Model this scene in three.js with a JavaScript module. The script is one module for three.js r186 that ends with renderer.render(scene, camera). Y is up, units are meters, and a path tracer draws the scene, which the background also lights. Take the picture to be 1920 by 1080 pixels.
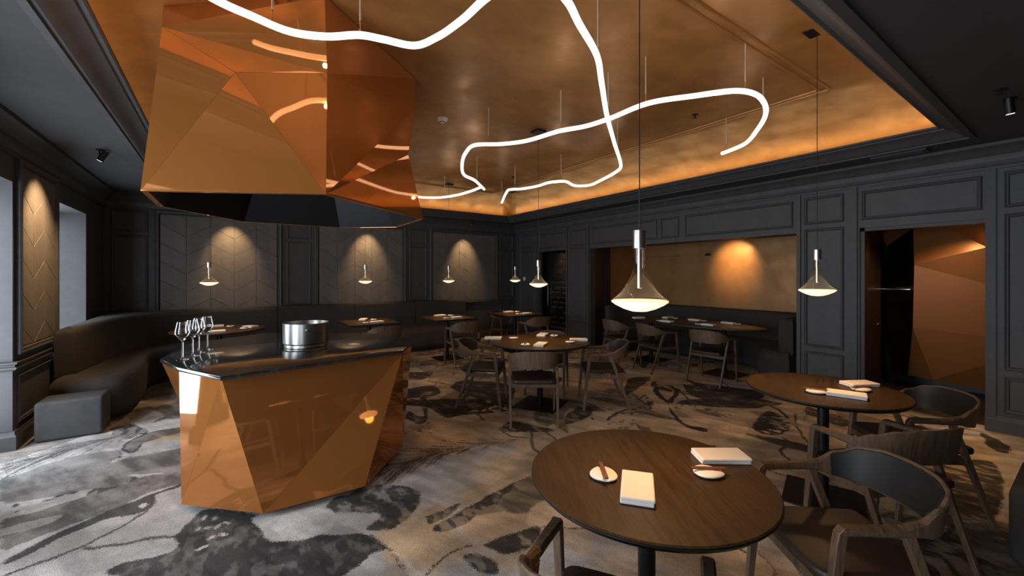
import * as THREE from 'three';
import { RoundedBoxGeometry } from 'three/addons/geometries/RoundedBoxGeometry.js';
import { mergeGeometries, toCreasedNormals } from 'three/addons/utils/BufferGeometryUtils.js';
import { RectAreaLightUniformsLib } from 'three/addons/lights/RectAreaLightUniformsLib.js';

RectAreaLightUniformsLib.init();

// ---------------------------------------------------------------- camera, daylight, exposure
// Room axes in metres: u runs along the long walls (world -z), v across the room (world +x), h is height (world y).
const P = (u, v, h = 0) => new THREE.Vector3(v, h, -u);
const scene = new THREE.Scene();
const renderer = new THREE.WebGLRenderer({ antialias: true });
renderer.toneMapping = THREE.LinearToneMapping;
renderer.toneMappingExposure = 1.0;
renderer.shadowMap.enabled = true;

const camera = new THREE.PerspectiveCamera(2 * Math.atan(540 / 776) * 180 / Math.PI, 1920 / 1080, 0.05, 60);
camera.position.copy(P(0, 0, 1.5));
camera.lookAt(P(0.8222, 0.5692, 1.5));
camera.setViewOffset(1920, 1080, 0, 24, 1920, 1080);   // lens shifted so that verticals stay vertical

scene.background = new THREE.Color().setRGB(1.5, 1.75, 2.1);   // overcast sky outside the windows

const SOFFIT = 2.75, CEIL = 3.16, LEFT = -1.5, RIGHT = 6.08, BACK = 8.6, FRONT = -2.2;
const WINDOWS = [[6.48, 7.62], [4.21, 5.35], [1.94, 3.08], [-0.33, 0.81]];   // openings along the left wall
const HEAD = 2.3;
// soft daylight entering through each window's sheer curtain
WINDOWS.forEach(([a, b], i) => {
  const l = new THREE.RectAreaLight(new THREE.Color().setRGB(0.88, 0.95, 1.04), [4.5, 8, 10.5, 8][i], b - a - 0.1, HEAD - 0.25);
  l.name = 'window_daylight';
  l.position.copy(P((a + b) / 2, LEFT - 0.33, 1.2));
  l.lookAt(P((a + b) / 2, 3, 1.2));
  scene.add(l);
});

// lamp strengths (candela; nits for the cove strips)
const COVE = 9.5, TUBE = 0.085, PEND = 1.45, SPOT = 8, NSPOT = 8, CORR = 1.7;

// ---------------------------------------------------------------- helpers
let seed = 7;
const rnd = () => { seed = (seed * 1664525 + 1013904223) >>> 0; return seed / 4294967296; };
const rr = (a, b) => a + (b - a) * rnd();
const used = new Map();
function numbered(name) {
  const n = used.get(name) ?? 0; used.set(name, n + 1);
  return n ? name + '_' + String(n).padStart(3, '0') : name;
}
function finish(o) { o.castShadow = true; o.receiveShadow = true; return o; }
function part(name, geometry, material, parent) {
  const m = finish(new THREE.Mesh(geometry, material));
  m.name = name; parent.add(m);
  return m;
}
function thing(name, label, category, [u, v, h] = [0, 0, 0], turn = 0, group) {
  const o = new THREE.Group(); o.name = numbered(name); scene.add(o);
  o.position.copy(P(u, v, h)); o.rotation.y = turn;
  o.userData = { label, category };
  if (group) o.userData.group = group;
  return o;
}
function single(name, geometry, material, label, category, group) {
  const m = part(numbered(name), geometry, material, scene);
  m.userData = { label, category };
  if (group) m.userData.group = group;
  return m;
}
function structure(name, label, category, geometry, material) {
  const o = geometry ? finish(new THREE.Mesh(geometry, material)) : new THREE.Group();
  o.name = name; o.userData = { kind: 'structure', label, category };
  scene.add(o);
  return o;
}
function copyOf(o, label, [u, v, h], turn, group) {
  const c = o.clone(); c.name = numbered(o.name.replace(/_\d{3}$/, '')); scene.add(c);
  c.position.copy(P(u, v, h)); c.rotation.set(0, turn, 0);
  c.userData = { ...o.userData, label };
  if (group) c.userData.group = group;
  return c;
}
// facing (fu, fv) -> rotation of a thing whose front is local +z
const face = (fu, fv) => Math.atan2(fv, -fu);

function boxUV(g, s = 1) {
  g = g.index ? g.toNonIndexed() : g;
  const p = g.attributes.position, uv = new Float32Array(p.count * 2), a = new THREE.Vector3(), b = new THREE.Vector3(), c = new THREE.Vector3(), n = new THREE.Vector3();
  for (let i = 0; i < p.count; i += 3) {
    a.fromBufferAttribute(p, i); b.fromBufferAttribute(p, i + 1); c.fromBufferAttribute(p, i + 2);
    n.copy(b).sub(a).cross(c.clone().sub(a));
    const x = Math.abs(n.x), y = Math.abs(n.y), z = Math.abs(n.z);
    [a, b, c].forEach((q, k) => {
      const t = y >= x && y >= z ? [q.x, q.z] : x >= z ? [q.y, q.z] : [q.y, q.x];
      uv[(i + k) * 2] = t[0] * s; uv[(i + k) * 2 + 1] = t[1] * s;
    });
  }
  g.setAttribute('uv', new THREE.BufferAttribute(uv, 2));
  return g;
}
// box from (u0, v0, h0) to (u1, v1, h1)
function box(u0, u1, v0, v1, h0, h1, r = 0) {
  const w = Math.abs(v1 - v0), h = Math.abs(h1 - h0), d = Math.abs(u1 - u0);
  const g = r ? new RoundedBoxGeometry(w, h, d, 3, r) : new THREE.BoxGeometry(w, h, d);
  g.translate((v0 + v1) / 2, (h0 + h1) / 2, -(u0 + u1) / 2);
  return boxUV(g);
}
const lbox = (x, y, z, w, h, d, r = 0, seg = 2) => { const g = r ? new RoundedBoxGeometry(w, h, d, seg, r) : new THREE.BoxGeometry(w, h, d); g.translate(x, y, z); return boxUV(g); };
const plain = (gs) => mergeGeometries(gs.map((g) => { const q = g.index ? g.toNonIndexed() : g; for (const k of Object.keys(q.attributes)) if (!['position', 'normal', 'uv'].includes(k)) q.deleteAttribute(k); return q; }));
// rings of points joined into a closed skin
function loft(rings, { caps = true, crease = 0.6, closed = false } = {}) {
  const n = rings[0].length, pos = [], idx = [];
  for (const r of rings) for (const q of r) pos.push(q.x, q.y, q.z);
  const m = closed ? rings.length : rings.length - 1;
  for (let j = 0; j < m; j++) for (let i = 0; i < n; i++) {
    const a = j * n + i, b = j * n + (i + 1) % n, k = (j + 1) % rings.length, c = k * n + i, d = k * n + (i + 1) % n;
    idx.push(a, b, c, b, d, c);
  }
  if (caps && !closed) for (let i = 1; i < n - 1; i++) { idx.push(0, i + 1, i); const o = (rings.length - 1) * n; idx.push(o, o + i, o + i + 1); }
  const g = new THREE.BufferGeometry();
  g.setAttribute('position', new THREE.Float32BufferAttribute(pos, 3)); g.setIndex(idx);
  return boxUV(toCreasedNormals(g, crease));
}
// flat polygon pieces: position triples with given outward side
function rawGeo(tris) {
  const g = new THREE.BufferGeometry();
  g.setAttribute('position', new THREE.Float32BufferAttribute(tris.flatMap((q) => [q.x, q.y, q.z]), 3));
  g.computeVertexNormals();
  return boxUV(g);
}
// a facet: flat polygon of given thickness, its face turned away from the centre point
function facetGeo(pts, centre, thick = 0.012, gap = 0.0015) {
  const mid = pts.reduce((s, p) => s.add(p), new THREE.Vector3()).multiplyScalar(1 / pts.length);
  pts = pts.map((p) => p.clone().add(mid.clone().sub(p).normalize().multiplyScalar(gap)));
  const n = pts[1].clone().sub(pts[0]).cross(pts[2].clone().sub(pts[0])).normalize();
  if (n.dot(mid.clone().sub(centre)) < 0) { pts.reverse(); n.negate(); }
  const back = pts.map((p) => p.clone().addScaledVector(n, -thick)), t = [], k = pts.length;
  for (let i = 1; i < k - 1; i++) t.push(pts[0], pts[i], pts[i + 1], back[0], back[i + 1], back[i]);
  for (let i = 0; i < k; i++) { const j = (i + 1) % k; t.push(pts[i], back[i], pts[j], pts[j], back[i], back[j]); }
  return rawGeo(t);
}
// moulding swept along a horizontal path of [u, v]; profile of [offset to the path's inner side, height]
function sweep(path, profile, { closed = false, side = 1 } = {}) {
  const n = path.length, rings = [];
  for (let i = 0; i < n; i++) {
    const prev = path[closed ? (i + n - 1) % n : Math.max(i - 1, 0)], cur = path[i], next = path[closed ? (i + 1) % n : Math.min(i + 1, n - 1)];
    const d = (a, b) => { const x = b[0] - a[0], y = b[1] - a[1], l = Math.hypot(x, y) || 1; return [x / l, y / l]; };
    let d1 = d(prev, cur), d2 = d(cur, next);
    if (prev === cur) d1 = d2; if (next === cur) d2 = d1;
    const n1 = [-d1[1] * side, d1[0] * side], n2 = [-d2[1] * side, d2[0] * side];
    const k = 1 + n1[0] * n2[0] + n1[1] * n2[1], m = [(n1[0] + n2[0]) / k, (n1[1] + n2[1]) / k];
    rings.push(profile.map(([o, h]) => P(cur[0] + m[0] * o, cur[1] + m[1] * o, h)));
  }
  return loft(rings, { closed, crease: 0.5 });
}
// rectangular moulding frame in the plane z = 0 facing +z; profile of [inset, height]
function frameGeo(w, h, profile) {
  const t = [], loop = ([o, z]) => [[-w / 2 + o, -h / 2 + o], [w / 2 - o, -h / 2 + o], [w / 2 - o, h / 2 - o], [-w / 2 + o, h / 2 - o]].map(([x, y]) => new THREE.Vector3(x, y, z));
  for (let k = 0; k < profile.length - 1; k++) {
    const a = loop(profile[k]), b = loop(profile[k + 1]);
    for (let i = 0; i < 4; i++) { const j = (i + 1) % 4; t.push(a[i], a[j], b[i], a[j], b[j], b[i]); }
  }
  return rawGeo(t);
}
const MOULD = [[0, 0], [0, 0.012], [0.008, 0.02], [0.018, 0.014], [0.026, 0.016], [0.032, 0.006], [0.034, 0]];
// flat outline (list of [u, v]) raised from h0 to h1 with rounded edges
function slab(outline, h0, h1, bevel = 0.02, spline = false, segs = 4) {
  const s = new THREE.Shape(), pts = outline.map(([u, v]) => new THREE.Vector2(v, u));
  if (spline) s.setFromPoints(new THREE.SplineCurve([...pts, pts[0]]).getPoints(160).slice(0, -1)); else s.setFromPoints(pts);
  const b = Math.min(bevel, (h1 - h0) / 2 - 0.0005);
  const g = new THREE.ExtrudeGeometry(s, { depth: h1 - h0 - 2 * b, bevelEnabled: bevel > 0, bevelThickness: b, bevelSize: b, bevelOffset: -b, bevelSegments: segs, curveSegments: 24 });
  g.translate(0, 0, b); g.rotateX(-Math.PI / 2); g.translate(0, h0, 0);
  return boxUV(toCreasedNormals(g.index ? g.toNonIndexed() : g, 0.7));
}
function lathe(points, seg = 40) { return new THREE.LatheGeometry(points.map(([r, y]) => new THREE.Vector2(r, y)), seg); }
const cyl = (r0, r1, h, y = 0, seg = 24) => { const g = new THREE.CylinderGeometry(r1, r0, h, seg); g.translate(0, y + h / 2, 0); return g; };
const smoothPath = (pts, n, closed = false) => new THREE.CatmullRomCurve3(pts, closed, 'centripetal').getPoints(n);

// ---------------------------------------------------------------- noise and textures
const hash = (x, y) => { let n = (Math.imul(x, 374761393) + Math.imul(y, 668265263)) | 0; n = Math.imul(n ^ (n >>> 13), 1274126177); return ((n ^ (n >>> 16)) >>> 0) / 4294967296; };
function vnoise(x, y) {
  const xi = Math.floor(x), yi = Math.floor(y), fx = x - xi, fy = y - yi, sx = fx * fx * (3 - 2 * fx), sy = fy * fy * (3 - 2 * fy);
  const a = hash(xi, yi), b = hash(xi + 1, yi), c = hash(xi, yi + 1), d = hash(xi + 1, yi + 1);
  return a + (b - a) * sx + (c - a) * sy + (a - b - c + d) * sx * sy;
}
const fbm = (x, y, n = 4) => { let s = 0, a = 0.5, t = 0; for (let i = 0; i < n; i++) { s += a * vnoise(x, y); t += a; a *= 0.5; x = x * 2.03 + 17.1; y = y * 2.03 + 9.7; } return s / t; };
const clamp = (x, a = 0, b = 1) => Math.min(b, Math.max(a, x)), smooth = (a, b, x) => { const t = clamp((x - a) / (b - a)); return t * t * (3 - 2 * t); };
const toS = (x) => 255 * (x <= 0.0031308 ? 12.92 * x : 1.055 * Math.pow(x, 1 / 2.4) - 0.055);
function dataTex(w, h, fn, { srgb = true, repeat = [1, 1], wrap = THREE.RepeatWrapping } = {}) {
  const d = new Uint8Array(w * h * 4);
  for (let y = 0; y < h; y++) for (let x = 0; x < w; x++) {
    const c = fn(x, y), o = (y * w + x) * 4;
    for (let k = 0; k < 3; k++) d[o + k] = clamp(srgb ? toS(c[k]) : c[k] * 255, 0, 255);
    d[o + 3] = 255;
  }
  const t = new THREE.DataTexture(d, w, h);
  t.colorSpace = srgb ? THREE.SRGBColorSpace : THREE.NoColorSpace;
  t.magFilter = THREE.LinearFilter; t.minFilter = THREE.LinearMipmapLinearFilter; t.generateMipmaps = true;
  t.wrapS = t.wrapT = wrap; t.repeat.set(...repeat); t.needsUpdate = true;
  return t;
}
// tileable lookups: blend so that the right edge meets the left
const tile = (f, w, h) => (x, y) => { const tx = x / w, ty = y / h; return f(x, y) * (1 - tx) * (1 - ty) + f(x - w, y) * tx * (1 - ty) + f(x, y - h) * (1 - tx) * ty + f(x - w, y - h) * tx * ty; };
const grey = (k) => [k, k, k];

const grainTex = (() => { const f = tile((x, y) => 0.55 * fbm(x * 0.012, y * 0.16, 4) + 0.45 * fbm(x * 0.03, y * 0.5, 3), 512, 512); return dataTex(512, 512, (x, y) => { const k = 0.8 + 2.4 * (f(x, y) - 0.5); return grey(clamp(k, 0.3, 1.2)); }, { repeat: [1.2, 1.2] }); })();
const weaveTex = dataTex(256, 256, (x, y) => grey(0.35 + 0.3 * (0.5 + 0.5 * Math.sin(x * Math.PI / 4) * Math.sin(y * Math.PI / 4)) + 0.35 * hash(x, y + 300)), { srgb: false, repeat: [6, 6] });
const meltTex = (() => { const f = tile((x, y) => fbm(x * 0.02, y * 0.02, 4), 256, 256); return dataTex(256, 256, (x, y) => grey(clamp(0.82 + (f(x, y) - 0.5) * 0.5 + 0.1 * (hash(x, y) - 0.5))), { repeat: [3, 3] }); })();
const paintTex = (() => {   // metallic plaster brushed on in overlapping strokes
  const f = tile((x, y) => { const w = fbm(x * 0.008 + 3, y * 0.008, 3) * 60; return 0.6 * fbm((x + w) * 0.012, (y - w) * 0.03, 4) + 0.4 * fbm(x * 0.05 + w * 0.05, y * 0.05, 3); }, 512, 512);
  return dataTex(512, 512, (x, y) => { const k = clamp(0.85 + (f(x, y) - 0.5) * 0.8, 0.4, 1.15); return [k, k * (0.97 + 0.06 * (k - 0.8)), k * 0.95]; }, { repeat: [0.45, 0.45] });
})();
const paintRough = (() => { const f = tile((x, y) => fbm(x * 0.03 + 40, y * 0.03, 4), 256, 256); return dataTex(256, 256, (x, y) => grey(clamp(0.8 + (f(x, y) - 0.5) * 0.9)), { srgb: false, repeat: [0.9, 0.9] }); })();
const marbleTex = (() => {
  const f = tile((x, y) => { const w = fbm(x * 0.01, y * 0.01, 4) * 9; const r = Math.abs(Math.sin(x * 0.012 + y * 0.02 + w)); return Math.pow(1 - r, 12) * (0.3 + 0.7 * fbm(x * 0.02 + 9, y * 0.02, 2)); }, 512, 512);
  return dataTex(512, 512, (x, y) => { const v = f(x, y), b = 0.018 + 0.014 * fbm(x * 0.03, y * 0.03, 3); return [b + v * 0.12, b + v * 0.1, b + v * 0.085]; }, { repeat: [0.8, 0.8] });
})();

// carpet: dyed shapes in room metres [kind, tone, softness or width, points as [u, v]]
const CARPET = [
  ['p', 0.24, 1, [[4.68,-1.37],[4.64,-1.22],[4.67,-1.05],[4.58,-0.84],[4.54,-0.71],[4.58,-0.59],[4.58,-0.33],[4.58,-0.23],[4,-0.2],[4.03,-0.29],[4.19,-0.58],[4.09,-0.57],[4,-0.6],[4.06,-0.74],[4.08,-0.95],[4.11,-1.11],[4.18,-1.22]]],
  ['p', 0.18, 1, [[3.87,-1.13],[3.88,-0.96],[3.93,-0.85],[3.97,-0.69],[4.01,-0.59],[4.09,-0.53],[4.09,-0.45],[4.01,-0.29],[3.91,-0.11],[3.78,-0.11],[3.79,-0.27],[3.78,-0.42],[3.66,-0.55],[3.58,-0.69],[3.52,-0.83],[3.47,-0.93],[3.46,-1.01]]],
  ['p', 0.4, 1, [[3.74,-1.1],[3.74,-0.96],[3.72,-0.84],[3.63,-0.9],[3.63,-1.06]]],
  ['p', 0.1, 0, [[3.26,-0.95],[3.33,-0.93],[3.47,-0.81],[3.53,-0.73],[3.63,-0.61],[3.69,-0.48],[3.72,-0.4],[3.55,-0.38],[3.49,-0.45],[3.51,-0.55],[3.5,-0.64],[3.41,-0.77],[3.3,-0.87]]],
  ['p', 0.45, 0, [[3.6,-0.47],[3.62,-0.44],[3.58,-0.41],[3.55,-0.43]]],
  ['l', 0.1, 0.03, [[3.72,-0.4],[3.77,-0.27],[3.8,-0.11]]],
  ['l', 0.15, 0.02, [[3.14,-0.91],[3.18,-0.8],[3.22,-0.66],[3.29,-0.58],[3.37,-0.5],[3.49,-0.41]]],
  ['l', 0.15, 0.022, [[3.2,-0.64],[3.13,-0.46],[3.11,-0.34],[3.06,-0.24]]],
  ['p', 0.085, 1, [[3.05,-0.24],[3.2,-0.16],[3.29,-0.1],[3.04,0.16],[2.82,0.18],[2.42,0.13],[2.83,-0.46],[2.92,-0.43],[2.9,-0.29],[2.93,-0.21]]],
  ['d', 0.5, 0.016, [[3.19,-0.11],[3.14,-0.05],[3.07,-0.13],[3.05,-0.08],[3.03,-0.04],[3.04,-0],[2.93,-0.06],[2.93,-0.01],[2.92,0.03],[2.84,-0.01],[2.81,0.03],[2.84,-0.1],[2.72,-0.02],[2.72,0.04],[2.63,-0.06],[2.6,-0.02]]],
  ['f', 0.1, 0.42, [[4.7,-1.51],[4.84,-1.42],[5.03,-1.25],[5.17,-1.03],[5.26,-0.82],[5.43,-0.7]]],
  ['p', 0.26, 0, [[4.88,-0.74],[5.09,-0.69],[5.21,-0.57],[5.2,-0.38],[5.04,-0.36],[4.99,-0.5],[4.9,-0.61],[4.72,-0.64],[4.77,-0.7]]],
  ['l', 0.1, 0.018, [[5.2,-0.38],[5.21,-0.57],[5.09,-0.69],[4.88,-0.74],[4.77,-0.7],[4.72,-0.64],[4.9,-0.61]]],
  ['p', 0.07, 1, [[3.05,0.12],[2.73,0.19],[2.67,0.24],[2.62,0.38],[2.55,0.51],[2.47,0.64],[2.35,0.71],[2.27,0.72],[2.26,0.64],[2.21,0.57],[2.18,0.47],[2.22,0.33],[2.48,-0.05],[2.79,-0.05]]],
  ['l', 0.06, 0.009, [[3.05,0.12],[2.73,0.19],[2.67,0.24],[2.62,0.38],[2.55,0.51],[2.47,0.64],[2.39,0.7],[2.24,0.74],[2.11,0.75],[1.98,0.76]]],
  ['p', 0.52, 1, [[2.24,0.74],[2.11,0.75],[1.98,0.76],[1.95,0.82],[2.03,0.79],[2.14,0.78]]],
  ['l', 0.06, 0.009, [[1.95,0.82],[2.01,0.95],[2.03,1.12]]],
  ['p', 0.09, 2, [[2.97,0.6],[3,0.83],[2.91,0.99],[2.8,1.08],[2.66,1.1],[2.49,0.96],[2.42,0.82],[2.5,0.69],[2.62,0.8],[2.82,0.53]]],
  ['p', 0.48, 1, [[3.03,0.13],[2.96,0.43],[2.8,0.56],[2.6,0.49],[2.68,0.24]]],
  ['p', 0.09, 2, [[2.25,1],[2.29,1.02],[2.34,1.21],[2.36,1.33],[2.42,1.55],[2.45,1.8],[2.45,1.94],[2.31,1.93],[2.24,1.81],[2.24,1.51],[2.18,1.47],[2.25,1.31],[2.22,1.21],[2.21,1.08]]],
  ['l', 0.06, 0.008, [[2.29,1.02],[2.34,1.21],[2.36,1.33],[2.42,1.55],[2.45,1.8],[2.45,1.94]]],
  ['p', 0.22, 2, [[2.18,1.47],[2.1,1.54],[2.15,1.68],[2.17,1.85],[2.45,1.94],[2.44,1.77],[2.27,1.44]]],
  ['p', 0.08, 2, [[1.98,1.17],[1.98,1.27],[1.95,1.49],[1.9,1.52],[1.82,1.38],[1.85,1.23]]],
  ['p', 0.09, 2, [[1.95,1.03],[1.96,1.09],[1.86,1.15],[1.76,1.15],[1.78,1.08],[1.92,1.04]]],
  ['p', 0.14, 2, [[2.42,1.02],[2.42,1.16],[2.43,1.28],[2.35,1.15],[2.33,1.01]]],
  ['p', 0.5, 0, [[2.1,1.58],[2.14,1.7],[2.11,1.82],[1.91,1.9],[1.69,2.02],[1.62,1.94],[1.76,1.76],[1.96,1.49]]],
  ['l', 0.08, 0.008, [[1.96,1.49],[1.76,1.76],[1.62,1.94]]],
  ['f', 0.07, 0.38, [[3.15,0.79],[3.16,1.08],[3.23,1.43],[3.21,1.79],[3.07,2.19]]],
  ['p', 0.05, 0, [[3.65,4.94],[3.3,4.56],[2.97,4.31],[2.99,4.28],[3.3,4.49]]],
  ['l', 0.05, 0.05, [[3.64,4.95],[3.3,4.56],[2.97,4.31],[3.02,4.44],[3.15,4.74],[3.38,4.95],[3.53,4.83]]],
  ['p', 0.06, 0, [[2.88,4.18],[2.69,3.96],[2.41,3.75],[2.2,3.78],[2.26,3.87],[2.43,3.81],[2.72,4.04]]],
  ['l', 0.07, 0.03, [[2.82,4.2],[2.49,4.09],[2.28,3.94]]],
  ['l', 0.1, 0.03, [[3.15,4.74],[3.04,5.1]]],
  ['p', 0.05, 0, [[3.55,5.47],[3.17,5.44],[2.59,5.67],[2.43,5.3],[2.83,5.09],[3.22,5.28]]],
  ['p', 0.1, 1, [[2.91,4.32],[2.86,4.68],[2.37,5.17],[2.26,4.94],[2.55,4.59]]],
  ['p', 0.09, 1, [[3.41,4.02],[3.59,4.57],[3.85,5.15],[3.98,4.86],[3.76,4.49]]],
  ['p', 0.5, 1, [[2.79,4.18],[2.47,4.23],[2.09,4.31],[1.95,3.93],[2.23,3.91]]],
  ['p', 0.1, 2, [[3.32,3],[3.45,3.35],[3.29,3.39],[3.13,3.11],[3.12,2.82]]],
  ['l', 0.1, 0.035, [[2.96,3.25],[3.07,3.6],[3.03,3.77]]],
  ['p', 0.09, 0, [[5.28,1.93],[5.25,2.29],[4.85,2.26],[4.81,1.98],[4.94,1.8]]],
  ['p', 0.1, 1, [[5.05,2.49],[5.24,2.79],[4.67,3.2],[4.1,2.82],[4.28,2.55],[4.92,2.46]]],
  ['p', 0.06, 1, [[4.83,1.76],[4.44,2.39],[4.06,2.75],[3.79,2.57],[3.95,2.09],[3.98,1.9],[4.38,1.89],[4.66,1.7]]],
  ['d', 0.5, 0.03, [[4,2.54],[3.95,2.57],[3.89,2.59],[3.88,2.44],[3.84,2.47],[3.96,2.36],[4,2.27],[3.84,2.59],[3.98,2.47],[4.19,2.56]]],
  ['p', 0.13, 2, [[6.2,2.26],[5.95,2.62],[5.63,2.32],[5.93,2.16]]],
  ['p', 0.09, 2, [[3.4,2.21],[3.5,2.41],[3.34,2.51],[3.06,2.62],[3.12,2.45],[3.29,2.21]]],
  ['l', 0.06, 0.015, [[3.4,2.21],[3.2,2.18],[3.05,2.29]]],
  ['l', 0.06, 0.03, [[6.12,2.85],[5.98,3.28]]],
  ['p', 0.05, 2, [[2.02,4.27],[2.15,4.94],[1.85,4.7],[1.76,4.33],[1.87,4.18]]],
  ['d', 0.5, 0.02, [[1.87,4.25],[1.86,4.35],[1.81,4.34],[1.82,4.48],[1.83,4.63],[1.89,4.73],[1.96,4.82],[1.81,4.38]]],
  ['p', 0.08, 1, [[3.35,5.18],[2.67,5.27],[2.18,5.35],[2.39,4.92],[2.93,4.76]]],
  ['p', 0.07, 0, [[0.71,5.92],[0.64,5.87],[0.5,5.64],[0.51,5.38],[0.64,5.58]]],
  ['p', 0.45, 0, [[0.86,5.63],[0.66,5.76],[0.66,5.41],[0.79,5.17]]],
  ['p', 0.08, 2, [[0.9,4.58],[0.57,5.06],[0.44,4.6],[0.43,3.84],[0.8,3.83]]],
  ['p', 0.06, 2, [[0.83,3.06],[0.52,3.39],[0.37,3.27],[0.66,3.02]]]
];

const CU0 = 0.2, CV0 = -1.75, CSIZE = 8.4, CN = 2048;
const carpetTex = (() => {
  const cv = document.createElement('canvas'); cv.width = cv.height = CN;
  const ctx = cv.getContext('2d'), K = CN / CSIZE, X = (v) => (v - CV0) * K, Y = (u) => (u - CU0) * K;
  const shade = (t) => { const b = Math.round(toS(t)); return `rgb(${b},${b},${b})`; };
  ctx.fillStyle = shade(0.42); ctx.fillRect(0, 0, CN, CN);
  const layer = document.createElement('canvas'); layer.width = layer.height = CN;   // where the dye is blotchy
  const lx = layer.getContext('2d'); lx.fillStyle = '#000'; lx.fillRect(0, 0, CN, CN);
  const trace = (c, pts, close) => {
    c.beginPath();
    const s = new THREE.SplineCurve(pts.map(([u, v]) => new THREE.Vector2(X(v), Y(u)))).getPoints(pts.length * 8);
    s.forEach((p, i) => (i ? c.lineTo(p.x, p.y) : c.moveTo(p.x, p.y)));
    if (close) c.closePath();
  };
  // dye washes, blotches, veins and speckles over the open ground
  for (let i = 0; i < 320; i++) {
    const u = rr(0.3, 8.3), v = rr(-1.5, 6.5), kind = i % 7, a0 = rr(-0.5, 1.3), sx = rr(0.15, 0.7) * (kind === 2 ? 0.6 : 1), sy = sx * rr(0.22, 0.5), pts = [];
    const at = (x, y) => [u + x * Math.cos(a0) - y * Math.sin(a0), v + x * Math.sin(a0) + y * Math.cos(a0)];
    if (u < 3.9 && v < 2.3 && i % 9) continue;
    for (let k = 0; k < 10; k++) { const t = k / 10 * 6.283, r = rr(0.55, 1.2); pts.push(at(Math.cos(t) * sx * r, Math.sin(t) * sy * r)); }
    pts.push(pts[0]);
    if (kind === 4 || kind === 6) {
      const c = [at(-sx, rr(-0.2, 0.2)), at(-sx * 0.3, rr(-0.12, 0.12)), at(sx * 0.4, rr(-0.1, 0.1)), at(sx, rr(-0.25, 0.25))];
      ctx.strokeStyle = shade(rr(0.03, 0.09)); ctx.lineWidth = rr(1.5, 8); ctx.lineCap = 'round'; trace(ctx, c, false); ctx.stroke();
    } else if (kind === 5) {
      for (let k = 0; k < 26; k++) { const [p, q] = at(rr(-1, 1) * sx * 0.6, rr(-1, 1) * sy); ctx.fillStyle = shade(k % 3 ? 0.05 : 0.5); ctx.save(); ctx.translate(X(q), Y(p)); ctx.rotate(rr(0, 3)); ctx.beginPath(); ctx.ellipse(0, 0, rr(2, 9), rr(1.5, 4), 0, 0, 7); ctx.fill(); ctx.restore(); }
    } else {
      ctx.fillStyle = shade([0.5, 0.16, 0.055, 0.24][kind]); trace(ctx, pts, true); ctx.fill();
      if (kind === 0 || kind === 3) { ctx.strokeStyle = shade(0.09); ctx.lineWidth = 1.8; trace(ctx, pts.slice(0, 6), false); ctx.stroke(); }
      if (kind === 2 || kind === 1) { lx.fillStyle = kind === 2 ? '#fff' : '#888'; trace(lx, pts, true); lx.fill(); }
    }
  }
  for (const [kind, t, b, pts] of CARPET) {
    if (kind === 'p') {
      ctx.fillStyle = shade(t < 0.15 ? t * 0.55 : t < 0.3 ? t * 0.8 : t * 1.1); trace(ctx, [...pts, pts[0]], true); ctx.fill();
      if (b) { lx.fillStyle = b === 2 ? '#fff' : '#777'; trace(lx, [...pts, pts[0]], true); lx.fill(); }
    } else if (kind === 'l') {
      ctx.strokeStyle = shade(t * 0.5); ctx.lineWidth = Math.max(1.6, b * K); ctx.lineCap = 'round'; trace(ctx, pts, false); ctx.stroke();
    } else if (kind === 'd') {
      ctx.fillStyle = shade(t);
      for (const [u, v] of pts) { ctx.save(); ctx.translate(X(v), Y(u)); ctx.rotate(rr(0, 3)); ctx.beginPath(); ctx.ellipse(0, 0, b * K * rr(1.3, 2.1), b * K * rr(0.7, 1.0), 0, 0, 7); ctx.fill(); ctx.restore(); }
    } else if (kind === 'f') {
      const s = new THREE.SplineCurve(pts.map(([u, v]) => new THREE.Vector2(X(v), Y(u)))).getPoints(90);
      ctx.strokeStyle = shade(t * 1.6); ctx.lineWidth = 1.2;
      for (let i = 4; i < s.length; i += 2) for (const side of [-1, 1]) {
        const d = s[i].clone().sub(s[i - 1]).normalize(), L = b * K * rr(0.6, 1.5) * Math.sin(Math.PI * (0.12 + 0.8 * i / s.length));
        const a = Math.atan2(d.y, d.x) + Math.PI + side * rr(0.22, 0.5), m = s[i].clone().add(new THREE.Vector2(Math.cos(a) * L * 0.55, Math.sin(a) * L * 0.55)), e = m.clone().add(new THREE.Vector2(Math.cos(a + side * 0.35) * L * 0.5, Math.sin(a + side * 0.35) * L * 0.5));
        ctx.lineWidth = rr(0.8, 3); ctx.strokeStyle = shade(rr(t * 0.5, t * 2.2));
        ctx.beginPath(); ctx.moveTo(s[i].x + d.x * rr(-6, 6), s[i].y + d.y * rr(-6, 6)); ctx.quadraticCurveTo(m.x, m.y, e.x, e.y); ctx.stroke();
      }
    }
  }
  const src = ctx.getImageData(0, 0, CN, CN).data, msk = lx.getImageData(0, 0, CN, CN).data;
  const lin = new Float32Array(256); for (let i = 0; i < 256; i++) { const s = i / 255; lin[i] = s <= 0.04045 ? s / 12.92 : Math.pow((s + 0.055) / 1.055, 2.4); }
  return dataTex(CN, CN, (x, y) => {
    const w1 = fbm(x * 0.05, y * 0.05, 2) - 0.5, w2 = fbm(x * 0.05 + 90, y * 0.05 + 31, 2) - 0.5, f1 = hash(x, y) - 0.5, f2 = hash(x + 71, y + 13) - 0.5;
    const sx = clamp(Math.round(x + w1 * 7 + f1 * 4.5), 0, CN - 1), sy = clamp(Math.round(y + w2 * 7 + f2 * 4.5), 0, CN - 1), o = (sy * CN + sx) * 4;
    let t = lin[src[o]];
    const blot = msk[o] / 255, cloud = fbm(x * 0.012, y * 0.02, 4), spot = fbm(x * 0.09, y * 0.05, 3);
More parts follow.
